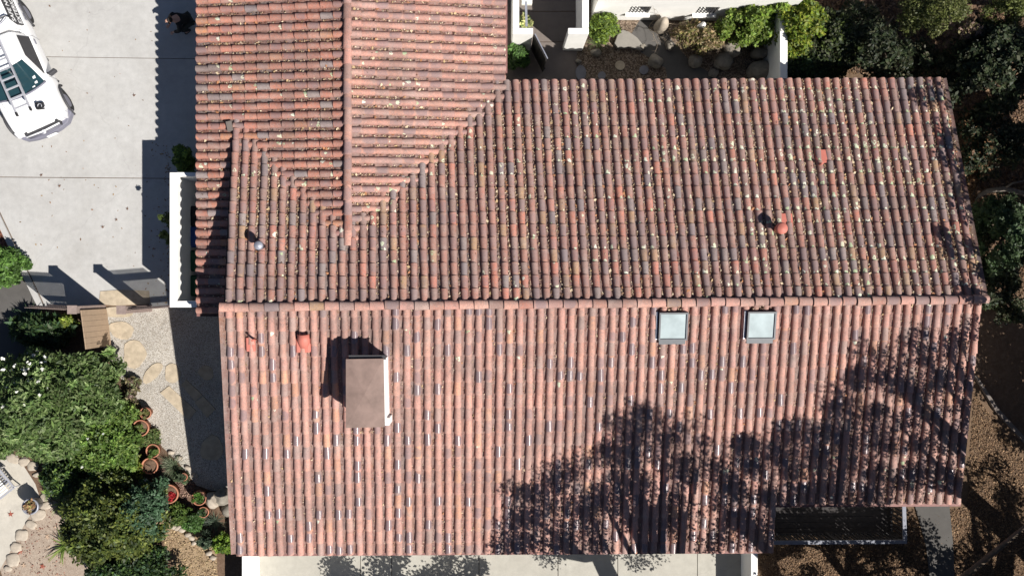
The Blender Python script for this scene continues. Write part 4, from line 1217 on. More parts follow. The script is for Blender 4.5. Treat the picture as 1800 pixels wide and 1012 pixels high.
MB().prism([(xs_[0], by + .3), (bx1, by + .3), (bx1, by + 6), (xs_[0], by + 6)], -.05, 3.1).build('wall', M['stucco'], bld)
for (x0, x1, z0, z1) in wins:
    fr = MB().box(((x0 + x1) / 2, by + .27, (z0 + z1) / 2), (x1 - x0, .02, z1 - z0)).build('window', M['darkglass'], bld)
    for k in range(6):
        x = x0 + (x1 - x0) * (k + .5) / 6; MB().box((x, by + .03, (z0 + z1) / 2), (.028, .028, z1 - z0)).build('bar', M['bars'], fr)
    MB().box(((x0 + x1) / 2, by - .05, z0 - .04), (x1 - x0 + .12, .14, .06)).build('sill', M['stucco'], fr)
# dark board gate standing open
cg = empty('courtyard_gate', tuple(W(939, 60, .05)), 'open dark board gate casting no light between the white piers', 'gate')
cg['label'] = 'open dark board gate leaning ajar beside the left white pier'
a0 = W(938.5, 61, 1.75); a1 = W(960.5, 104, 1.75); dd = (a1 - a0); LL_ = dd.length; dd.normalize(); ss = Vector((-dd.y, dd.x, 0))
for i in range(6):
    a = a0 + dd * (LL_ * i / 6 + .005); b = a0 + dd * (LL_ * (i + 1) / 6 - .005)
    a.z = b.z = .9; MB().bar(a, b, .04, 1.66).build('board', M['wood_dark'], cg)
MB().bar(a0 + ss * .04 - Vector((0, 0, .03)), a1 + ss * .04 - Vector((0, 0, .03)), .035, .08).build('rail', M['rail'], cg)
b0 = a0.copy(); b1 = a1.copy(); b0.z = b1.z = .35; MB().bar(b0 + ss * .04, b1 + ss * .04, .035, .1).build('rail', M['wood_dark'], cg)
# pale box on a post by the left wall
q = W(926, 2, 1.2); pb = empty('post_box', (q.x, q.y, 0), 'pale square box on a thin grey post behind the left pier', 'box')
MB().box((q.x, q.y + .06, 1.12), (.34, .30, .22)).bevel(.02).build('body', M['stucco2'], pb); MB().tube([(q.x, q.y - .02, 0), (q.x, q.y - .02, 1.1)], .03, 8).build('post', M['rail'], pb)
MB().bar(W(924.5, 3, 1.45), W(925.5, 47, 1.45), .07, .05).build('arm', M['rail'], pb)

# ------------------------------------------------------------------ south patio
pat = empty('patio', (0, 0, 0), kind='structure')
xsq = [452, 633.5, 688.5, 842, 981, 1086, 1226, 1306]
for i in range(len(xsq) - 1):
    a, b = xsq[i] + .6, xsq[i + 1] - .6
    slab(pat, px_poly([(a, 900), (b, 900), (b, 1070), (a, 1070)], .05), .05, .1, M['concrete_pale'])
white_wall('patio_wall', [(425, 940, 440, 1075, 1.2)], 'white patio wall at the lower left corner of the big roof', 1.2)
white_wall('patio_wall', [(1320, 940, 1332, 1075, 1.2)], 'white patio wall ending the shaded patio on the right', 1.2)
for o in list(C.objects):
    if o.name.startswith('patio_wall'): o['group'] = 'white walls ending the patio'

# balcony rail deck at the lower right
deck = empty('railed_deck', tuple(W(1475, 930, 0)), 'dark deck with a blue-grey handrail and thin black balusters under the right eave', 'deck')
hh = 1.15
d0 = W(1352, 953, hh); d1 = W(1590.5, 951.5, hh); d2 = W(1588.5, 880, hh)
zf = .12
for i in range(9):
    y0 = d1.y + (i) * .19; y1 = y0 + .182
    if y0 > d1.y + 1.7: break
    MB().prism([(d0.x, y0), (d1.x, y0), (d1.x, y1), (d0.x, y1)], zf - .05, zf).build('deck_board', simple('deck_board', (0.045, 0.04, 0.04), .85) if i == 0 else bpy.data.materials['deck_board'], deck)
MB().bar(d0, d1 + Vector((.06, 0, 0)), .12, .05).build('handrail', M['rail'], deck)
MB().bar(d1 + Vector((0, .061, .003)), d2, .12, .05).build('handrail', M['rail'], deck)
bme = None
def bal(p):
    global bme
    if bme is None:
        o = MB().box((0, 0, hh / 2 + .04), (.05, .05, hh - .14)).build('baluster', M['bars'], None); bme = o.data; o.parent = deck
    else:
        o = bpy.data.objects.new('baluster', bme); C.objects.link(o); o.parent = deck
    o.location = (p[0] - deck.location.x, p[1] - deck.location.y, 0)
n1 = int((d1 - d0).length / .14)
for i in range(n1): q = d0.lerp(d1, (i + .5) / n1); bal(q)
n2 = int((d2 - d1).length / .14)
for i in range(n2): q = d1.lerp(d2, (i + .5) / n2); bal(q)
for z in (.17,):
    a = d0.copy(); b = d1.copy(); c_ = d2.copy(); a.z = b.z = c_.z = z
    MB().bar(a, b, .06, .06).build('bottom_rail', M['bars'], deck); MB().bar(b + Vector((0, .04, .002)), c_, .06, .06).build('bottom_rail', M['bars'], deck)
for q in (d0.lerp(d1, .02), d0.lerp(d1, .5), d1): MB().box((q.x, q.y, hh / 2 - .02), (.11, .11, hh - .02)).build('post', M['bars'], deck)
# grey path and flat slabs to its right
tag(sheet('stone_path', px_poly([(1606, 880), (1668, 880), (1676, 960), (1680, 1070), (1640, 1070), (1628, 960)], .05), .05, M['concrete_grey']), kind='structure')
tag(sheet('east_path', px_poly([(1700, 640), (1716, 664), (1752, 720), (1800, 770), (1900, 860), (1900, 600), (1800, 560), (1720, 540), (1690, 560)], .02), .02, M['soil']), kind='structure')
MB().prism(px_poly([(1714, 660), (1719, 662), (1756, 718), (1802, 768), (1880, 845), (1877, 850), (1798, 774), (1750, 722)], .14), 0, .14).build('path_kerb', M['concrete_dark'])
bpy.data.objects['path_kerb']['kind'] = 'structure'
# ------------------------------------------------------------------ planting on the left
def flowers(n, col=(0.8, 0.8, 0.74), size=.05, region=None):
    def f(root, P, R, c, rx, ry, h):
        sel = rng.integers(0, len(P), n) if region is None else rng.choice([i for i in range(len(P)) if region(P[i])], n)
        cen = P[sel] + rng.normal(size=(n, 3)) * R[sel] * .55; cen[:, 2] = P[sel][:, 2] + R[sel][:, 2] * (.75 + .3 * rng.random(n))
        V, F, col_ = leaves(cen, np.full(n, size * .6), 6, size, [col], 1.4, .5)
        tag(link('blossom', np_mesh('blossom', V, F, M['petal'], col=col_), None, root), kind='stuff')
    return f
GL2 = [(0.09, 0.145, 0.04), (0.12, 0.18, 0.055), (0.06, 0.105, 0.03), (0.17, 0.22, 0.09)]
qx = W(150, 700, 2).x
shrub('flowering_shrub', 'huge oleander-like shrub dotted with white flowers left of the gravel path', 'shrub', 88, 706, 122, 112, 2.9, GL2, 270, 210, .052, .30, 2.6, extra=flowers(130, size=.06, region=lambda p: p[0] < W(90, 700, 2).x and p[1] > W(90, 715, 2).y))
shrub('flowering_shrub', 'lighter green leafy mound at the left edge above the pale garden patio', 'shrub', 10, 765, 70, 50, 1.6, GL2, 60, 200, .05, .28, 2.4, extra=flowers(5))
shrub('green_shrub', 'dense green shrub joining the flowering shrub and the dark shrub', 'shrub', 180, 775, 66, 78, 2.0, GREEN, 120, 200, .05, .28, 2.2, extra=flowers(6))
shrub('dark_shrub', 'tall dark olive tree-like shrub overhanging the lower left dirt yard', 'shrub', 185, 920, 95, 88, 2.9, [(0.065, 0.09, 0.022), (0.10, 0.13, 0.025), (0.045, 0.07, 0.02), (0.14, 0.165, 0.035)], 150, 200, .055, .30, 1.8, low=.3)
shrub('dark_shrub', 'blue-green leafy shrub right of the olive one, by the straw path', 'shrub', 244, 900, 46, 62, 2.3, [(0.05, 0.10, 0.05), (0.07, 0.12, 0.07), (0.04, 0.08, 0.04)], 60, 190, .055, .25, 2.0)
shrub('dark_shrub', 'dark shrub in deep shade at the bottom edge of the garden', 'shrub', 235, 1000, 100, 50, 1.7, DARKG + GREEN[2:3], 90, 180, .05, .28, 1.8)
shrub('dark_shrub', 'dark strappy undergrowth behind the left slatted fence', 'shrub', 75, 580, 62, 30, .9, DARKG, 50, 150, .07, .25, 3.0)
shrub('yellow_green_shrub', 'small bright yellow-green bush between the fence and the board gate', 'shrub', 118, 563, 13, 12, 1.0, [(0.14, 0.2, 0.03), (0.2, 0.24, 0.04)], 14, 70, .05, .12, 1.6)
shrub('dark_shrub', 'dark leafy shrub bridging the border rocks and the tall olive shrub', 'shrub', 118, 842, 50, 46, 1.5, DARKG + GREEN, 65, 180, .05, .26, 2.0)
shrub('round_shrub', 'bright green shrub at the left edge beside the driveway kerb', 'shrub', 8, 466, 36, 40, 1.1, [(0.08, 0.16, 0.03), (0.12, 0.22, 0.05), (0.06, 0.12, 0.03)], 50, 150, .05, .2, 2.2)
shrub('potted_bush', 'leafy bush in the shade at the north end of the white enclosure', 'shrub', 321, 277, 17, 24, 1.6, [(0.08, 0.14, 0.025), (0.12, 0.18, 0.03), (0.05, 0.09, 0.02)], 26, 110, .06, .17, 1.9)
for (x, y, l) in ((293, 418, 'thin climbing vine at the foot of the white enclosure wall'), (295, 385, 'small upper vine sprig on the driveway side of the white wall')):
    shrub('climbing_vine', l, 'vine', x, y, 6, 14, 1.9, OLIVE, 9, 45, .045, .12, 1.8)
shrub('small_shrub', 'rounded dark green shrub right of the straw path', 'shrub', 315, 905, 24, 24, .8, GREEN, 22, 170, .035, .16, 1.8)
shrub('small_shrub', 'mid green feathery shrub below the big red-flowered pot', 'shrub', 337, 918, 20, 18, .8, [(0.06, 0.13, 0.03), (0.08, 0.15, 0.04)], 16, 170, .035, .15, 2.0)
shrub('small_shrub', 'soft grey-green mound near the lower corner of the gravel path', 'shrub', 361, 950, 17, 16, .7, [(0.05, 0.08, 0.045), (0.07, 0.1, 0.06)], 14, 200, .025, .14, 2.0)
shrub('small_shrub', 'bright yellow-green clump at the foot of the big roof corner', 'shrub', 392, 957, 19, 21, .9, [(0.12, 0.2, 0.02), (0.16, 0.23, 0.03), (0.07, 0.13, 0.02)], 18, 170, .04, .15, 1.6)
shrub('small_shrub', 'lime-leaved sprawling plant left of the brown soil pot', 'shrub', 234, 825, 22, 26, .9, [(0.14, 0.18, 0.02), (0.1, 0.15, 0.02), (0.2, 0.22, 0.04)], 20, 80, .05, .16, 1.5)
shrub('small_shrub', 'pale mixed ground cover between the topmost pots', 'shrub', 262, 770, 20, 20, .45, [(0.12, 0.16, 0.05), (0.16, 0.17, 0.07), (0.08, 0.13, 0.04)], 18, 110, .04, .14, 1.6)
shrub('small_shrub', 'low dry plant spilling over the gravel edge by the gate garden', 'shrub', 232, 685, 14, 28, .5, [(0.2, 0.17, 0.09), (0.12, 0.14, 0.06), (0.09, 0.06, 0.05)], 16, 90, .05, .13, 2.4)
shrub('small_shrub', 'grey-green tuft between the grass and the large pot', 'shrub', 317, 838, 13, 12, .45, [(0.07, 0.11, 0.05), (0.09, 0.12, 0.06)], 10, 170, .03, .11, 2.4)

def grass_clump(px, py, h, n, L, cols, label, w=.014, z0=0., spread=1.0, name='grass_clump', cat='grass'):
    c = W(px, py, h * .4); V, F, col = blades((c.x, c.y, z0), n, L, w, cols, spread, .8, 4)
    o = link(name, np_mesh(name, V, F, M['leaf'], col=col), None); return tag(o, label, cat, 'strappy clumps in the garden')
grass_clump(302, 819, .5, 170, .62, [(0.15, 0.19, 0.11), (0.2, 0.23, 0.15), (0.1, 0.14, 0.08)], 'large pale ornamental grass clump beside the brown soil pot')
grass_clump(375, 918, .5, 110, .62, [(0.06, 0.09, 0.06), (0.1, 0.13, 0.09)], 'dark spiky grass clump near the small empty pot')
grass_clump(222, 668, .3, 60, .4, [(0.18, 0.17, 0.09), (0.1, 0.12, 0.05)], 'dry grass tuft spilling from the garden onto the gravel')
grass_clump(112, 960, .5, 46, .75, [(0.16, 0.24, 0.05), (0.12, 0.2, 0.04), (0.22, 0.28, 0.08)], 'lime strap-leaved plant at the edge of the dirt yard', .045)
grass_clump(103, 888, .5, 26, .5, [(0.16, 0.24, 0.08), (0.24, 0.3, 0.14)], 'small lime strappy plant behind the round pot', .04)
grass_clump(84, 868, .5, 26, .5, [(0.14, 0.22, 0.07), (0.24, 0.3, 0.14)], 'yellow-green strappy plant above the border rocks', .035)
grass_clump(55, 560, .5, 40, .8, [(0.03, 0.06, 0.025), (0.06, 0.1, 0.05)], 'dark strappy plant at the end of the left fence', .05)
grass_clump(1052, 72, .7, 60, .55, [(0.13, 0.17, 0.07), (0.09, 0.12, 0.05)], 'pale arching grass in front of the leafy courtyard shrub', .016)

# pots
def pot(px, py, r, h, label, fill='soil', mat='terracotta'):
    rr = r * (CAM_H - h) / FOC; c = W(px, py, h)
    root = empty('plant_pot', (c.x, c.y, 0), label, 'pot', 'terracotta pots beside the gravel path')
    MB().lathe((c.x, c.y, .0), [(rr * .62, .0), (rr * .9, h - .09), (rr, h - .085), (rr, h - .005), (rr * .97, h), (rr * .88, h), (rr * .86, h - .01), (rr * .84, h - .10), (rr * .3, h - .105), (0.0001, h - .105)], 30).build('pot_body', M[mat], root)
    MB().lathe((c.x, c.y, .0), [(rr * .835, h - .10), (rr * .8, h - .07), (rr * .4, h - .055), (.0001, h - .05)], 24).build('soil', M['soil'], root)
    return root, c, rr
def pot_plant(root, c, rr, h, cols, n=10, size=.035, dx=0, dy=0, k=.7, hh=.14, cr=.45, leaves_n=90, name='plant', mat='leaf'):
    P = []; 
    for i in range(n):
        a = rng.random() * 6.28; q = math.sqrt(rng.random()) * rr * k; P.append((c.x + dx * rr + q * math.cos(a), c.y + dy * rr + q * math.sin(a), h + hh * rng.random()))
    V, F, col = leaves(P, np.full(n, rr * cr * .6), leaves_n, size, cols, 1.8)
    link(name, np_mesh(name, V, F, M[mat], col=col), None, root)
r_, c_, k_ = pot(246.5, 752, 14.5, .5, 'topmost visible terracotta pot with a white rim and yellowing plant'); pot_plant(r_, c_, k_, .42, [(0.14, 0.19, 0.04), (0.1, 0.14, 0.04)], 8, dx=-.3, dy=-.3)
r_, c_, k_ = pot(255, 726, 10, .4, 'small pot mostly hidden under the flowering shrub edge'); pot_plant(r_, c_, k_, .35, [(0.15, 0.15, 0.05)], 6)
r_, c_, k_ = pot(268, 792, 12, .4, 'terracotta pot of green herbs above the brown soil pot'); pot_plant(r_, c_, k_, .38, GREEN, 10, dy=-.2)
r_, c_, k_ = pot(262.5, 819, 14.5, .5, 'terracotta pot filled with bare brown soil and a stick')
MB().tube([(c_.x - .12, c_.y + .06, .46), (c_.x + .06, c_.y - .02, .52)], .008, 5).build('stick', M['black'], r_)
r_, c_, k_ = pot(229, 809, 6, .3, 'tiny terracotta pot among the lime leaves')
r_, c_, k_ = pot(296, 868, 17, .55, 'largest terracotta pot with pale green leaves and dark red blossoms')
pot_plant(r_, c_, k_, .52, [(0.2, 0.26, 0.08), (0.3, 0.33, 0.16), (0.12, 0.2, 0.05)], 9, .045, dx=-.45, dy=.3, k=.45)
pot_plant(r_, c_, k_, .46, [(0.28, 0.01, 0.015), (0.2, 0.01, 0.01)], 8, .03, dx=.2, dy=-.35, k=.4, hh=.04, name='red_blossom', mat='petal')
r_, c_, k_ = pot(349.5, 875, 13, .45, 'terracotta pot with a bright green mossy mound'); pot_plant(r_, c_, k_, .42, [(0.09, 0.18, 0.03), (0.06, 0.13, 0.02)], 14, .02, dx=-.1, k=.6, leaves_n=160)
r_, c_, k_ = pot(357, 900, 9.5, .35, 'small dark terracotta pot below the mossy one'); pot_plant(r_, c_, k_, .3, DARKG, 6)
r_, c_, k_ = pot(322, 838, 7, .3, 'orange pot rim just showing behind the grey-green tuft'); pot_plant(r_, c_, k_, .32, [(0.08, 0.11, 0.06)], 9, .03, dx=-.4, k=.7, cr=.7)
# round pot of dry leaves on the pale patio
c = W(52.5, 890, .6); rp = empty('plant_pot', (c.x, c.y, 0), 'round grey pot of dry curled leaves on the pale garden patio', 'pot')
MB().lathe((c.x, c.y, 0), [(.16, .02), (.24, .5), (.26, .52), (.26, .6), (.22, .6), (.21, .52), (.0001, .5)], 26).build('pot_body', M['vent_grey'], rp)
pot_plant(rp, c, .22, .58, BROWN + [(0.3, 0.28, 0.1)], 12, .05, k=.8, hh=.1, cr=.6, leaves_n=30, name='dry_plant', mat='dry')
# white plank edging
tag(MB().bar(W(255, 842, .3), W(279, 873, .3), .10, .05).build('plank', M['stucco2']), 'white painted plank lying between the soil pot and the largest pot', 'plank')

# rock borders
k = 0
bl = [(22, 806, 10, 7, 'flat pale border rock touching the leafy mound, leftmost of its row'), (42, 811, 9, 7, 'pale border rock second from the left of the upper row'), (57, 819, 9, 8, 'pale border rock in the middle of the upper row'), (66, 834, 8, 4, 'thin pale border rock ending the upper row'),
      (80, 873, 9, 7, 'pale border rock under the lime strappy leaves'), (81, 888, 10, 7, 'pale border rock right of the round grey pot'), (66, 905, 13, 9, 'large flat border rock just below the round grey pot'), (54, 922, 9, 7, 'border rock with a dark rim between the larger flat ones'),
      (38, 940, 10, 9, 'wide tan border rock in the middle of the curved row'), (28, 961, 9, 9, 'nearly round whitish border rock'), (22, 984, 10, 11, 'large oval whitish border rock near the bottom'), (14, 999, 7, 5, 'small yellowish border rock, lowest of the curved row')]
for (x, y, rx, ry, l) in bl:
    rock(x, y, rx * 1.1, ry * 1.1, .08, 'rock_pale', l, 'rock', 'rocks edging the garden patio', 'border_rock')
i = 0
row = [(283, 877), (282, 886), (286, 893), (291, 905), (299, 913), (306, 926), (312, 928), (319, 931), (330, 940), (336, 945), (341, 954), (367, 972), (374, 980)]
nm = ['by the foot of the largest pot', 'just under the white plank end', 'at the head of the straw path', 'beside the straw path, fourth down', 'tucked under the rounded dark shrub', 'long and pale at the bend of the straw path', 'wedged behind the long pale one', 'small and cream under the feathery shrub', 'at the left of the cream cluster', 'in the middle of the cream cluster', 'ending the cream cluster', 'beside the yellow-green clump', 'lowest beside the straw path']
for (x, y), l in zip(row, nm):
    rock(x, y, 5 + 2 * rng.random(), 4.5, .14, 'rock_pale', 'small edging stone ' + l, 'rock', 'stones edging the straw path', 'edging_stone', sub=2)
for j, (x, y, l) in enumerate([(300, 795, 'upper'), (315, 805, 'middle'), (330, 822, 'lower'), (342, 836, 'lowest'), (277, 762, 'topmost')]):
    rock(x, y, 6, 4, .12, 'rock_pale', 'small brown edging stone along the gravel, ' + l + ' one', 'rock', 'stones edging the gravel path', 'edging_stone', sub=2)
rock(389, 874, 15, 15, .45, 'rock', 'big grey boulder in the roof shadow beside the mossy pot', group='boulders by the roof corner')
rock(373, 880, 9, 14, .55, 'rock_pale', 'white craggy rock standing beside the big grey boulder', 'rock', 'boulders by the roof corner')
rock(402, 897, 14, 12, .35, 'rock', 'dark rounded boulder partly under the eave', group='boulders by the roof corner')
# metal framed cold frame / tray at the left edge
tr0 = [W(-30, 826, .35), W(0, 824, .35), W(26, 857, .35), W(-4, 880, .35), W(-40, 860, .35)]
ta = empty('garden_table', tuple(W(-5, 850, 0)), 'grey slatted garden table cut by the left edge of the patio', 'table')
A, B_, D_ = W(-2, 823, .4), W(25, 856, .4), W(-45, 862, .4)
ux = (B_ - A); vx = (D_ - A) * .0 + Vector((-(ux.y), ux.x, 0)) * -1.0
vx = Vector((ux.y, -ux.x, 0)).normalized() * 1.5; 
if vx.x > 0: vx = -vx
MB().bar(A, B_, .06, .05).build('frame', M['alu'], ta); MB().bar(B_, B_ + vx, .06, .05).build('frame', M['alu'], ta); MB().bar(A, A + vx, .06, .05).build('frame', M['alu'], ta); MB().bar(A + vx, B_ + vx, .06, .05).build('frame', M['alu'], ta)
for t in np.linspace(.1, .9, 8):
    MB().bar(A + ux * t + Vector((0, 0, .002)) + vx * .13, A + ux * t + vx * .97 + Vector((0, 0, .002)), .05, .02).build('slat', M['white_plastic'], ta)
for t in np.linspace(.1, .9, 8):
    MB().bar(A + ux * t, A + ux * t + vx * .1, .035, .02).build('crossbar', M['vent_grey'], ta)
for q in (A, B_, A + vx, B_ + vx): MB().tube([(q.x, q.y, 0), (q.x, q.y, .38)], .022, 8).build('leg', M['alu'], ta)

# fallen leaves on the driveway, yard and patio
def star_leaf(px, py, s, col, label, grp):
    c = W(px, py, .03); z = .035 if py < 545 else .03; V = []; a0 = rng.random() * 6
    n = 5; V.append((c.x, c.y, z + .01))
    for i in range(n * 2):
        a = a0 + math.pi * i / n; r = s * (1.0 if i % 2 == 0 else .36) * (.8 + .4 * rng.random()); V.append((c.x + r * math.cos(a), c.y + r * math.sin(a), z + (.05 * rng.random() if i % 2 == 0 else .006)))
    F = [[0, 1 + i, 1 + (i + 1) % (2 * n)] for i in range(2 * n)]
    o = link('fallen_leaf', np_mesh('fallen_leaf', V, F, M['dry'], col=[(*col, 1)] * len(V)), None); tag(o, label, 'leaf', grp)
for (x, y, l) in ((236, 168, 'lone dry leaf on the upper driveway slab'), (73, 308, 'small leaf lying on the driveway joint'), (105, 327, 'curled tan leaf below the driveway joint'), (224, 367, 'small brown leaf nearest the wall shadow'), (205, 386, 'larger brown leaf in the middle of the lower driveway'), (181, 399, 'brown leaf lowest on the sunny driveway')):
    star_leaf(x, y, .06, (0.16, 0.09, 0.06), l, 'dry leaves on the driveway')
for (x, y, l) in ((19, 903, 'red star-shaped leaf on the pale patio'), (75, 995, 'red star-shaped leaf on the dirt yard'), (36, 969, 'reddish leaf between two border rocks'), (83, 943, 'pale star-shaped leaf on the upper dirt yard'), (42, 993, 'small dark leaf right of the oval border rock')):
    star_leaf(x, y, .11, (0.32, 0.09, 0.06) if 'red' in l else (0.45, 0.33, 0.24), l, 'star-shaped leaves in the yard')

ground_n = 0
pts_ = [(rng.uniform(255, 297), rng.uniform(250, 535)) for _ in range(60)] + [(300 - abs(rng.normal()) * 7, rng.uniform(250, 535)) for _ in range(130)] + [(rng.uniform(10, 290), rng.uniform(10, 470)) for _ in range(70)]
Q = np.array([WN(a, b, .026) for a, b in pts_]); V, F, col = leaves(Q, np.full(len(Q), .005), 1, .035, [(0.2, 0.12, 0.07), (0.3, 0.2, 0.1)], 1.7, .1)
V[:, 2] = np.maximum(V[:, 2], .023)
tag(link('driveway_debris', np_mesh('driveway_debris', V, F, M['dry'], col=col), None), 'tiny leaf scraps blown over the driveway and against the white wall', 'leaf litter', kind='stuff')
# ------------------------------------------------------------------ courtyard plants
shrub('leafy_shrub', 'bright leafy shrub right of the white pier', 'shrub', 1063, 45, 30, 26, 1.3, [(0.13, 0.19, 0.03), (0.08, 0.13, 0.025), (0.17, 0.24, 0.03)], 40, 110, .055, .18, 1.7)
shrub('pier_plant', 'variegated yellow-green plant behind the left pier', 'plant', 925, 37, 11, 11, .8, [(0.28, 0.3, 0.12), (0.1, 0.16, 0.05), (0.35, 0.35, 0.15)], 12, 40, .075, .12, 2.0)
shrub('green_shrub', 'soft green shrub between the left pier and the wing eave', 'shrub', 909, 98, 22, 26, 1.1, [(0.10, 0.19, 0.05), (0.07, 0.14, 0.03), (0.05, 0.1, 0.03)], 36, 170, .035, .18, 2.6)
shrub('twiggy_shrub', 'brown half-dead twiggy shrub against the white building', 'shrub', 1232, 63, 60, 30, 1.2, [(0.16, 0.15, 0.05), (0.22, 0.16, 0.09), (0.3, 0.22, 0.12), (0.1, 0.1, 0.03)], 60, 75, .045, .2, 1.6)
shrub('green_vine', 'yellow-green sprays tumbling over the top of the courtyard corner wall', 'shrub', 1358, 18, 26, 20, 2.1, [(0.15, 0.21, 0.03), (0.10, 0.16, 0.025)], 16, 80, .055, .16, 1.7)
shrub('green_vine', 'green bushy vine filling the corner of the courtyard walls', 'shrub', 1316, 42, 64, 46, 1.9, [(0.12, 0.19, 0.025), (0.08, 0.13, 0.02), (0.17, 0.22, 0.04)], 80, 110, .055, .2, 1.5)
q = W(1234, 46, 1.0)
st = MB().lathe((q.x, q.y, 0), [(.14, 0), (.14, .1), (.08, .2), (.09, .5), (.13, .7), (.12, .9), (.06, 1.0), (.085, 1.08), (.08, 1.2), (.0001, 1.25)], 18).build('garden_statue', M['stucco'])
tag(st, 'small white garden statue among the twiggy shrub', 'statue')
# bare branches against the white wall
def branchy(name, label, cat, base, n, L, mat, spread=1.0, levels=3, r0=.02, group=None):
    root = empty(name, tuple(base), label, cat, group); mb = MB()
    def grow(p, d, L, r, lev):
        pts = [Vector(p)]; dd_ = Vector(d).normalized()
        for k in range(3):
            dd_ = (dd_ + Vector(rng.normal(size=3)) * .18 * spread).normalized(); pts.append(pts[-1] + dd_ * L / 3)
        mb.tube(pts, [r, r * .85, r * .7, r * .5], 5)
        if lev > 0:
            for k in range(2 + int(rng.random() * 2)): grow(pts[1 + int(rng.random() * 3)], dd_ + Vector(rng.normal(size=3)) * .6 * spread, L * .62, r * .55, lev - 1)
    for i in range(n): grow(base, (rng.normal() * .5, rng.normal() * .4, 1), L, r0, levels)
    mb.build('branch', mat, root); return root
branchy('bare_bush', 'thin bare-branched bush in front of the barred window', 'shrub', W(1140, 50, 0), 4, .9, M['twig'], 1.0, 3, .012)
branchy('bare_bush', 'tangle of bare twigs beside the statue', 'shrub', W(1262, 92, 0), 6, .6, M['twig'], 1.2, 3, .010)

# ------------------------------------------------------------------ trees east and south of the house
def in_view(p, mgn=0.0):
    p = np.atleast_2d(p); k = CAM_H - p[:, 2]
    xc = p[:, 0] - math.tan(TILT) * k
    return (np.abs(xc) < .5625 * k + mgn) & (np.abs(p[:, 1]) < .3164 * k + mgn)
def tree(name, label, P, R, base, cols, n, size, tr=.22, elong=1.9, group=None, limbs=14):
    P = np.array(P); R = np.array(R); base = Vector(base)
    root = empty(name, tuple(base), label, 'tree', group)
    V, F, col = leaves(P, R, n, size, cols, elong)
    link('crown', np_mesh('crown', V, F, M['leaf'], col=col), None, root)
    zc = P[:, 2].mean(); top = Vector(P.mean(0)); fork = base.lerp(Vector((top.x, top.y, zc * .45)), .5); fork.z = max(1.0, zc * .42)
    MB().tube([base, base.lerp(fork, .5) + Vector((.1, .06, 0)), fork], [tr * 1.25, tr, tr * .85], 10).build('trunk', M['bark'], root)
    order = rng.permutation(len(P))[:limbs]
    for i in order:
        p = Vector(P[i]); mid = fork.lerp(p, .5) + Vector((rng.normal() * .25, rng.normal() * .25, .25))
        MB().tube([fork, mid, p], [tr * .5, tr * .3, tr * .1], 6).build('limb', M['bark'], root)
    return root
SV = np.array([.74, -.59, 1.0])
def shadow_blobs(targets, zt, rad, extra=(0.2, 1.2), mgn=None):
    """crown clumps, standing outside the picture, whose shade reaches the given places"""
    P = []; R = []
    for (x, y) in targets:
        q = WN(x, y, zt(x, y) if callable(zt) else zt); dz = 1.5; r = rad * (.7 + .6 * rng.random())
        while in_view(q + SV * dz, r * .9 + .1)[0] and dz < 22: dz += .15
        dz += extra[0] + rng.random() * (extra[1] - extra[0])
        P.append(q + SV * dz); R.append((r, r, r * .8))
    return P, R
def pip(x, y, poly):
    c = False; j = len(poly) - 1
    for i in range(len(poly)):
        xi, yi = poly[i]; xj, yj = poly[j]
        if (yi > y) != (yj > y) and x < (xj - xi) * (y - yi) / (yj - yi) + xi: c = not c
        j = i
    return c
def fill(poly, step, jit=.45, drop=0.0):
    xs_ = [p[0] for p in poly]; ys_ = [p[1] for p in poly]; out = []
    y = min(ys_)
    while y < max(ys_):
        x = min(xs_)
        while x < max(xs_):
            a, b = x + rng.normal() * step * jit, y + rng.normal() * step * jit
            if pip(a, b, poly) and rng.random() > drop: out.append((a, b))
            x += step
        y += step
    return out
zroof = lambda x, y: max(2.7, zl(y)) if y < 965 else 0.0
# a: over the patio and the middle of the sunny slope
polyA = [(890, 860), (930, 845), (985, 800), (1045, 790), (1075, 735), (1125, 712), (1180, 722), (1225, 745), (1240, 800), (1230, 880), (1190, 985), (880, 985)]
P, R = shadow_blobs(fill(polyA, 23, drop=.20), zroof, .46)
tree('oak_tree', 'broad oak south of the patio whose dappled shade falls on the middle of the roof', P, R, (5.2, -12.6, 0), OAK, 235, .052, .3, 1.5, 'oaks around the house', 18)
polyB = [(1245, 800), (1290, 772), (1340, 762), (1400, 752), (1445, 722), (1475, 660), (1490, 602), (1530, 610), (1560, 700), (1560, 800), (1560, 900), (1540, 985), (1240, 985)]
P, R = shadow_blobs(fill(polyB, 23, drop=.12), zroof, .44)
tree('oak_tree', 'dense oak beyond the railed deck shading the lower right of the roof', P, R, (10.5, -13.5, 0), OAK, 260, .052, .34, 1.5, 'oaks around the house', 18)
polyC = [(1540, 620), (1600, 585), (1660, 575), (1715, 570), (1705, 700), (1690, 880), (1560, 880), (1560, 740)]
P, R = shadow_blobs(fill(polyC, 24, drop=.22), zroof, .46)
tree('oak_tree', 'tall oak east of the house shading the right end of the sunny slope', P, R, (20.0, -10.8, 0), OAK, 190, .052, .34, 1.5, 'oaks around the house', 16)
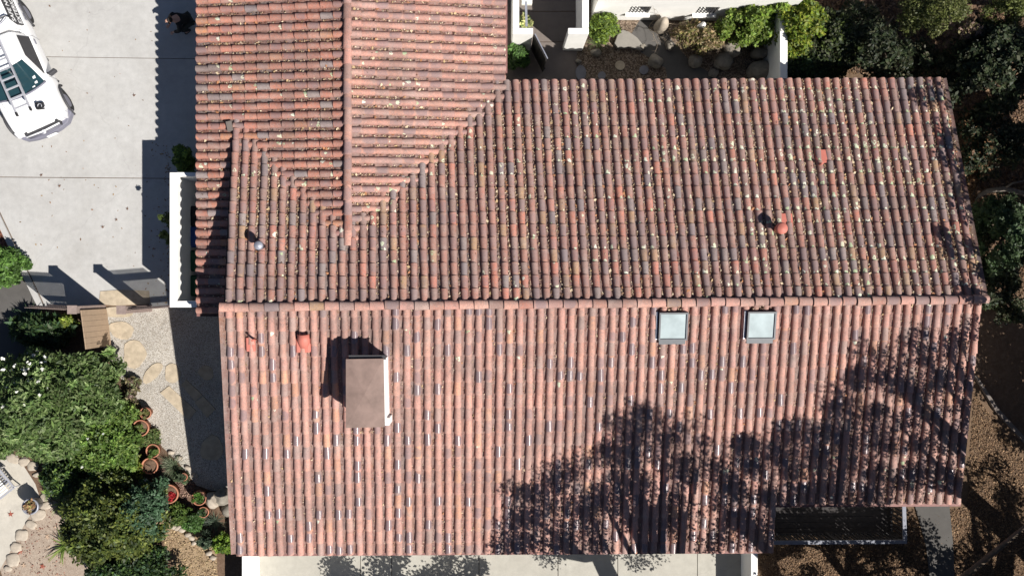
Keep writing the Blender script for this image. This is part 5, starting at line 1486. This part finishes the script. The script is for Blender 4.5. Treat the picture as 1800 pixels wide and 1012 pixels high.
# patio shade
polyD = [(560, 985), (640, 975), (860, 975), (860, 1040), (600, 1040)]
P, R = shadow_blobs(fill(polyD, 23, drop=.12), 0.0, .42)
tree('oak_tree', 'small oak below the patio shading its pale slabs', P, R, (-2.0, -12.2, 0), OAK, 260, .06, .2, 1.5, 'oaks around the house', 10)
polyI = [(1590, 165), (1660, 160), (1700, 330), (1690, 390), (1655, 300), (1640, 235), (1600, 200)]
P, R = shadow_blobs(fill(polyI, 26, drop=.3) + fill([(1640, 400), (1712, 410), (1735, 520), (1690, 520)], 28, drop=.45), lambda x, y: zu(y), .34)
tree('oak_tree', 'slender oak east of the house fingering shade onto the upper right roof edge', P, R, (19.0, -3.0, 0), OAK, 170, .06, .2, 1.5, 'oaks around the house', 10)
polyH = [(1345, 890), (1610, 890), (1640, 960), (1680, 1000), (1610, 1000), (1590, 960), (1345, 960)]  # crown out of view, added to darken the deck floor
P, R = shadow_blobs(fill(polyH, 24, drop=.12), 0.1, .5, (.2, .9))
tree('oak_tree', 'unseen low oak added south of the railed deck to keep it in deep shade', P, R, (11.5, -11.2, 0), OAK, 300, .06, .2, 1.5, 'oaks around the house', 10)
# ground east: deep shade with a few sunny holes
polyE = [(1420, 0), (1560, 45), (1640, 45), (1700, 30), (1800, 40), (1830, 60), (1830, 470), (1740, 520), (1735, 500), (1700, 380), (1680, 200), (1660, 60)]
P, R = shadow_blobs(fill(polyE, 30, drop=.08), 1.5, .62, (.3, 2.0))
tree('oak_tree', 'spreading oak east of the house keeping the hillside in shade', P, R, (20.5, 1.0, 0), OAK, 260, .10, .4, 1.5, 'oaks around the house', 18)
polyF = [(1730, 560), (1830, 560), (1830, 830), (1790, 790), (1745, 710), (1722, 650)]
P, R = shadow_blobs(fill(polyF, 25, drop=.03), 0.0, .66, (.3, 1.6))
tree('oak_tree', 'dark oak east of the grey path shading it almost fully', P, R, (19.5, -6.5, 0), OAK, 300, .09, .34, 1.5, 'oaks around the house', 12)
polyG = [(1700, 800), (1830, 830), (1830, 1040), (1360, 1040), (1400, 985), (1700, 960)]
P, R = shadow_blobs(fill(polyG, 30, drop=.32), 0.0, .48, (.2, 1.0))
tree('oak_tree', 'open-crowned oak south-east of the house over the leafy ground', P, R, (18.5, -15.0, 0), OAK, 240, .07, .42, 1.5, 'oaks around the house', 14)
# in the picture: crowns at the right edge
def ctree(name, label, px, py, rpx, rpy, h, cols, clumps, n, size, cr, base, tr=.12, low=.45, group='trees on the shaded slope east of the house'):
    c = W(px, py, h * .8); k = (CAM_H - h * .8) / FOC; P = []; R = []
    for i in range(clumps):
        a = rng.random() * 6.283; r = math.sqrt(rng.random()); rr = cr * (.7 + .6 * rng.random())
        P.append((c.x + r * math.cos(a) * rpx * k, c.y + r * math.sin(a) * rpy * k, h * (low + (1 - low) * math.sqrt(max(0, 1 - r * r)) * (.6 + .4 * rng.random())) - rr * .5)); R.append((rr, rr, rr * .7))
    b = W(base[0], base[1], 0); return tree(name, label, P, R, b, cols, n, size, tr, 1.9, group, 8)
ctree('bush_tree', 'bright yellow-green bushy tree just outside the courtyard side wall', 1415, 38, 42, 48, 2.4, LIME, 60, 130, .06, .22, (1425, 55), .07)
ctree('bush_tree', 'dark green thicket right of the yellow-green bushy tree', 1470, 70, 55, 55, 2.0, OAK + OLIVE, 70, 110, .06, .26, (1470, 80), .08)
ctree('bush_tree', 'dark low thicket tight against the tiled eave', 1430, 118, 60, 26, 1.5, DARKG, 50, 130, .05, .22, (1430, 120), .06)
ctree('cypress', 'olive feathery conifer at the top edge', 1655, 8, 62, 30, 4.2, [(0.11, 0.13, 0.03), (0.08, 0.1, 0.025), (0.14, 0.15, 0.05)], 60, 230, .035, .26, (1650, 10), .12)
ctree('cypress', 'smaller olive conifer in the top right corner', 1785, 12, 28, 24, 4.0, [(0.11, 0.13, 0.03), (0.08, 0.1, 0.025)], 26, 200, .035, .24, (1780, 15), .1)
ctree('live_oak', 'dark oak crown at the right edge above the curved bare limb', 1765, 110, 75, 85, 3.6, OAK, 100, 110, .07, .3, (1760, 120), .16)
ctree('live_oak', 'dark small-leaved oak beside the upper right roof corner', 1725, 255, 42, 60, 2.8, OAK + BROWN[:1], 60, 90, .06, .26, (1740, 260), .12)
ctree('live_oak', 'grey-green oak at the right edge in a patch of sun', 1790, 410, 42, 70, 4.2, [(0.06, 0.10, 0.04), (0.09, 0.13, 0.06), (0.04, 0.07, 0.03)], 60, 150, .055, .26, (1780, 420), .14)
ctree('live_oak', 'dark oak thicket beside the ridge end of the roof', 1758, 490, 42, 45, 2.4, OAK, 46, 110, .06, .26, (1765, 490), .12)
ctree('dry_bush', 'rusty dry-leaved bush against the upper right rake', 1705, 320, 16, 60, 1.5, BROWN, 34, 60, .05, .2, (1712, 320), .05)
ctree('dry_bush', 'pinkish brown dry bush among the dark oaks at top right', 1703, 55, 20, 24, 3.0, [(0.3, 0.2, 0.16), (0.24, 0.17, 0.13), (0.2, 0.18, 0.08)], 24, 120, .045, .2, (1705, 60), .06)
ctree('live_oak', 'sparse dark oak at top centre right of the thicket', 1560, 75, 60, 50, 3.0, OAK, 44, 80, .06, .28, (1550, 85), .12)
for (x, y, rx, ry, h, l) in ((1700, 110, 45, 40, 2.6, 'dark oak scrub above the upper right roof corner'), (1620, 100, 45, 35, 2.0, 'low dark scrub hugging the eave near the upper right corner'),
                             (1785, 250, 40, 50, 3.0, 'dark oak crown at the right edge below the tan boulder'), (1745, 395, 32, 36, 2.2, 'dark scrub below the curved bare limb'),
                             (1520, 30, 40, 35, 1.8, 'black-green scrub around the grey boulder'), (1790, 545, 26, 22, 1.6, 'dull scrub above the shaded grey path')):
    ctree('live_oak', l, x, y, rx, ry, h, OAK + [(0.09, 0.085, 0.05)], int(rx * ry / 40), 130, .05, .24, (x, y), .08, .2)
# curved bare limb seen at the right edge
lb = empty('fallen_limb', tuple(W(1740, 330, 0)), 'curved bare grey limb arching beside the right edge of the roof', 'branch')
MB().tube([W(1702, 378, .5), W(1712, 350, .9), W(1735, 336, 1.2), W(1765, 332, 1.4), W(1800, 340, 1.6), W(1840, 345, 1.7)], [.05, .075, .085, .08, .075, .07], 8).build('limb', simple('grey_bark', (0.24, 0.21, 0.18), .9, var=.3, scale=14), lb)
MB().tube([W(1765, 332, 1.4), W(1780, 322, 1.6), W(1800, 318, 1.7)], [.04, .03, .02], 6).build('twig', bpy.data.materials['grey_bark'], lb)
MB().tube([W(1716, 372, .6), W(1733, 388, .8), W(1742, 402, .8)], [.03, .022, .015], 6).build('twig', bpy.data.materials['grey_bark'], lb)
MB().tube([W(1788, 138, 1.2), W(1770, 150, 1.1), W(1830, 138, 1.3)], [.04, .05, .04], 6).build('twig', bpy.data.materials['grey_bark'], lb)
# hillside boulders
for (x, y, rx, ry, l) in ((1780, 142, 16, 6, 'tan boulder at the right edge of the shaded slope'), (1506, 14, 16, 9, 'grey boulder in black shade left of the olive conifer'), (1775, 168, 16, 10, 'grey rock below the tan boulder'), (1795, 82, 8, 8, 'pale rock at the right edge among dark oaks')):
    rock(x, y, rx, ry, .5, 'rock', l, group='rocks on the hillside', name='hillside_rock')

# leaf litter over the eastern and southern ground
def ground_litter(poly, n, z, cols, size, name, label):
    xs_ = [p[0] for p in poly]; ys_ = [p[1] for p in poly]; pts = []
    while len(pts) < n:
        x = rng.uniform(min(xs_), max(xs_), 4000); y = rng.uniform(min(ys_), max(ys_), 4000)
        pts += [(a, b) for a, b in zip(x, y) if pip(a, b, poly)]
    pts = np.array(pts[:n]); Q = np.array([WN(a, b, z) for a, b in pts]); Q[:, 2] += rng.random(n) * .03
    V, F, col = leaves(Q, np.full(n, .01), 1, size, cols, 1.7, .25)
    tag(link(name, np_mesh(name, V, F, M['dry'], col=col), None), label, 'leaf litter', kind='stuff')
ground_litter([(1335, 960), (1700, 890), (1712, 690), (1830, 850), (1830, 1060), (1335, 1060)], 40000, .01, [(0.17, 0.10, 0.055), (0.23, 0.145, 0.08), (0.10, 0.06, 0.035), (0.26, 0.17, 0.10)], .03, 'ground_litter', 'crisp brown leaf litter on the ground south east of the house')
ground_litter([(1395, 0), (1830, 0), (1830, 560), (1730, 540), (1690, 300), (1660, 130), (1395, 130)], 26000, .01, [(0.15, 0.09, 0.05), (0.10, 0.06, 0.04), (0.2, 0.13, 0.08)], .06, 'slope_litter', 'dark leaf litter under the trees east of the house')
ground_litter([(255, 850), (282, 880), (345, 920), (380, 950), (384, 1060), (320, 1060), (300, 980), (262, 900)], 2600, .012, [(0.4, 0.3, 0.17), (0.25, 0.17, 0.1)], .03, 'straw_litter', 'straw and dry leaf scraps on the narrow garden path')
ground_litter([(-10, 1050), (30, 960), (100, 880), (130, 1060)], 500, .016, [(0.35, 0.25, 0.18), (0.25, 0.12, 0.09)], .03, 'yard_litter', 'scattered leaf scraps on the pale dirt yard')
ground_litter([(270, 800), (345, 850), (330, 880), (290, 850)], 1500, .012, [(0.2, 0.12, 0.1), (0.3, 0.2, 0.15)], .03, 'bark_litter', 'reddish bark chips round the pots')
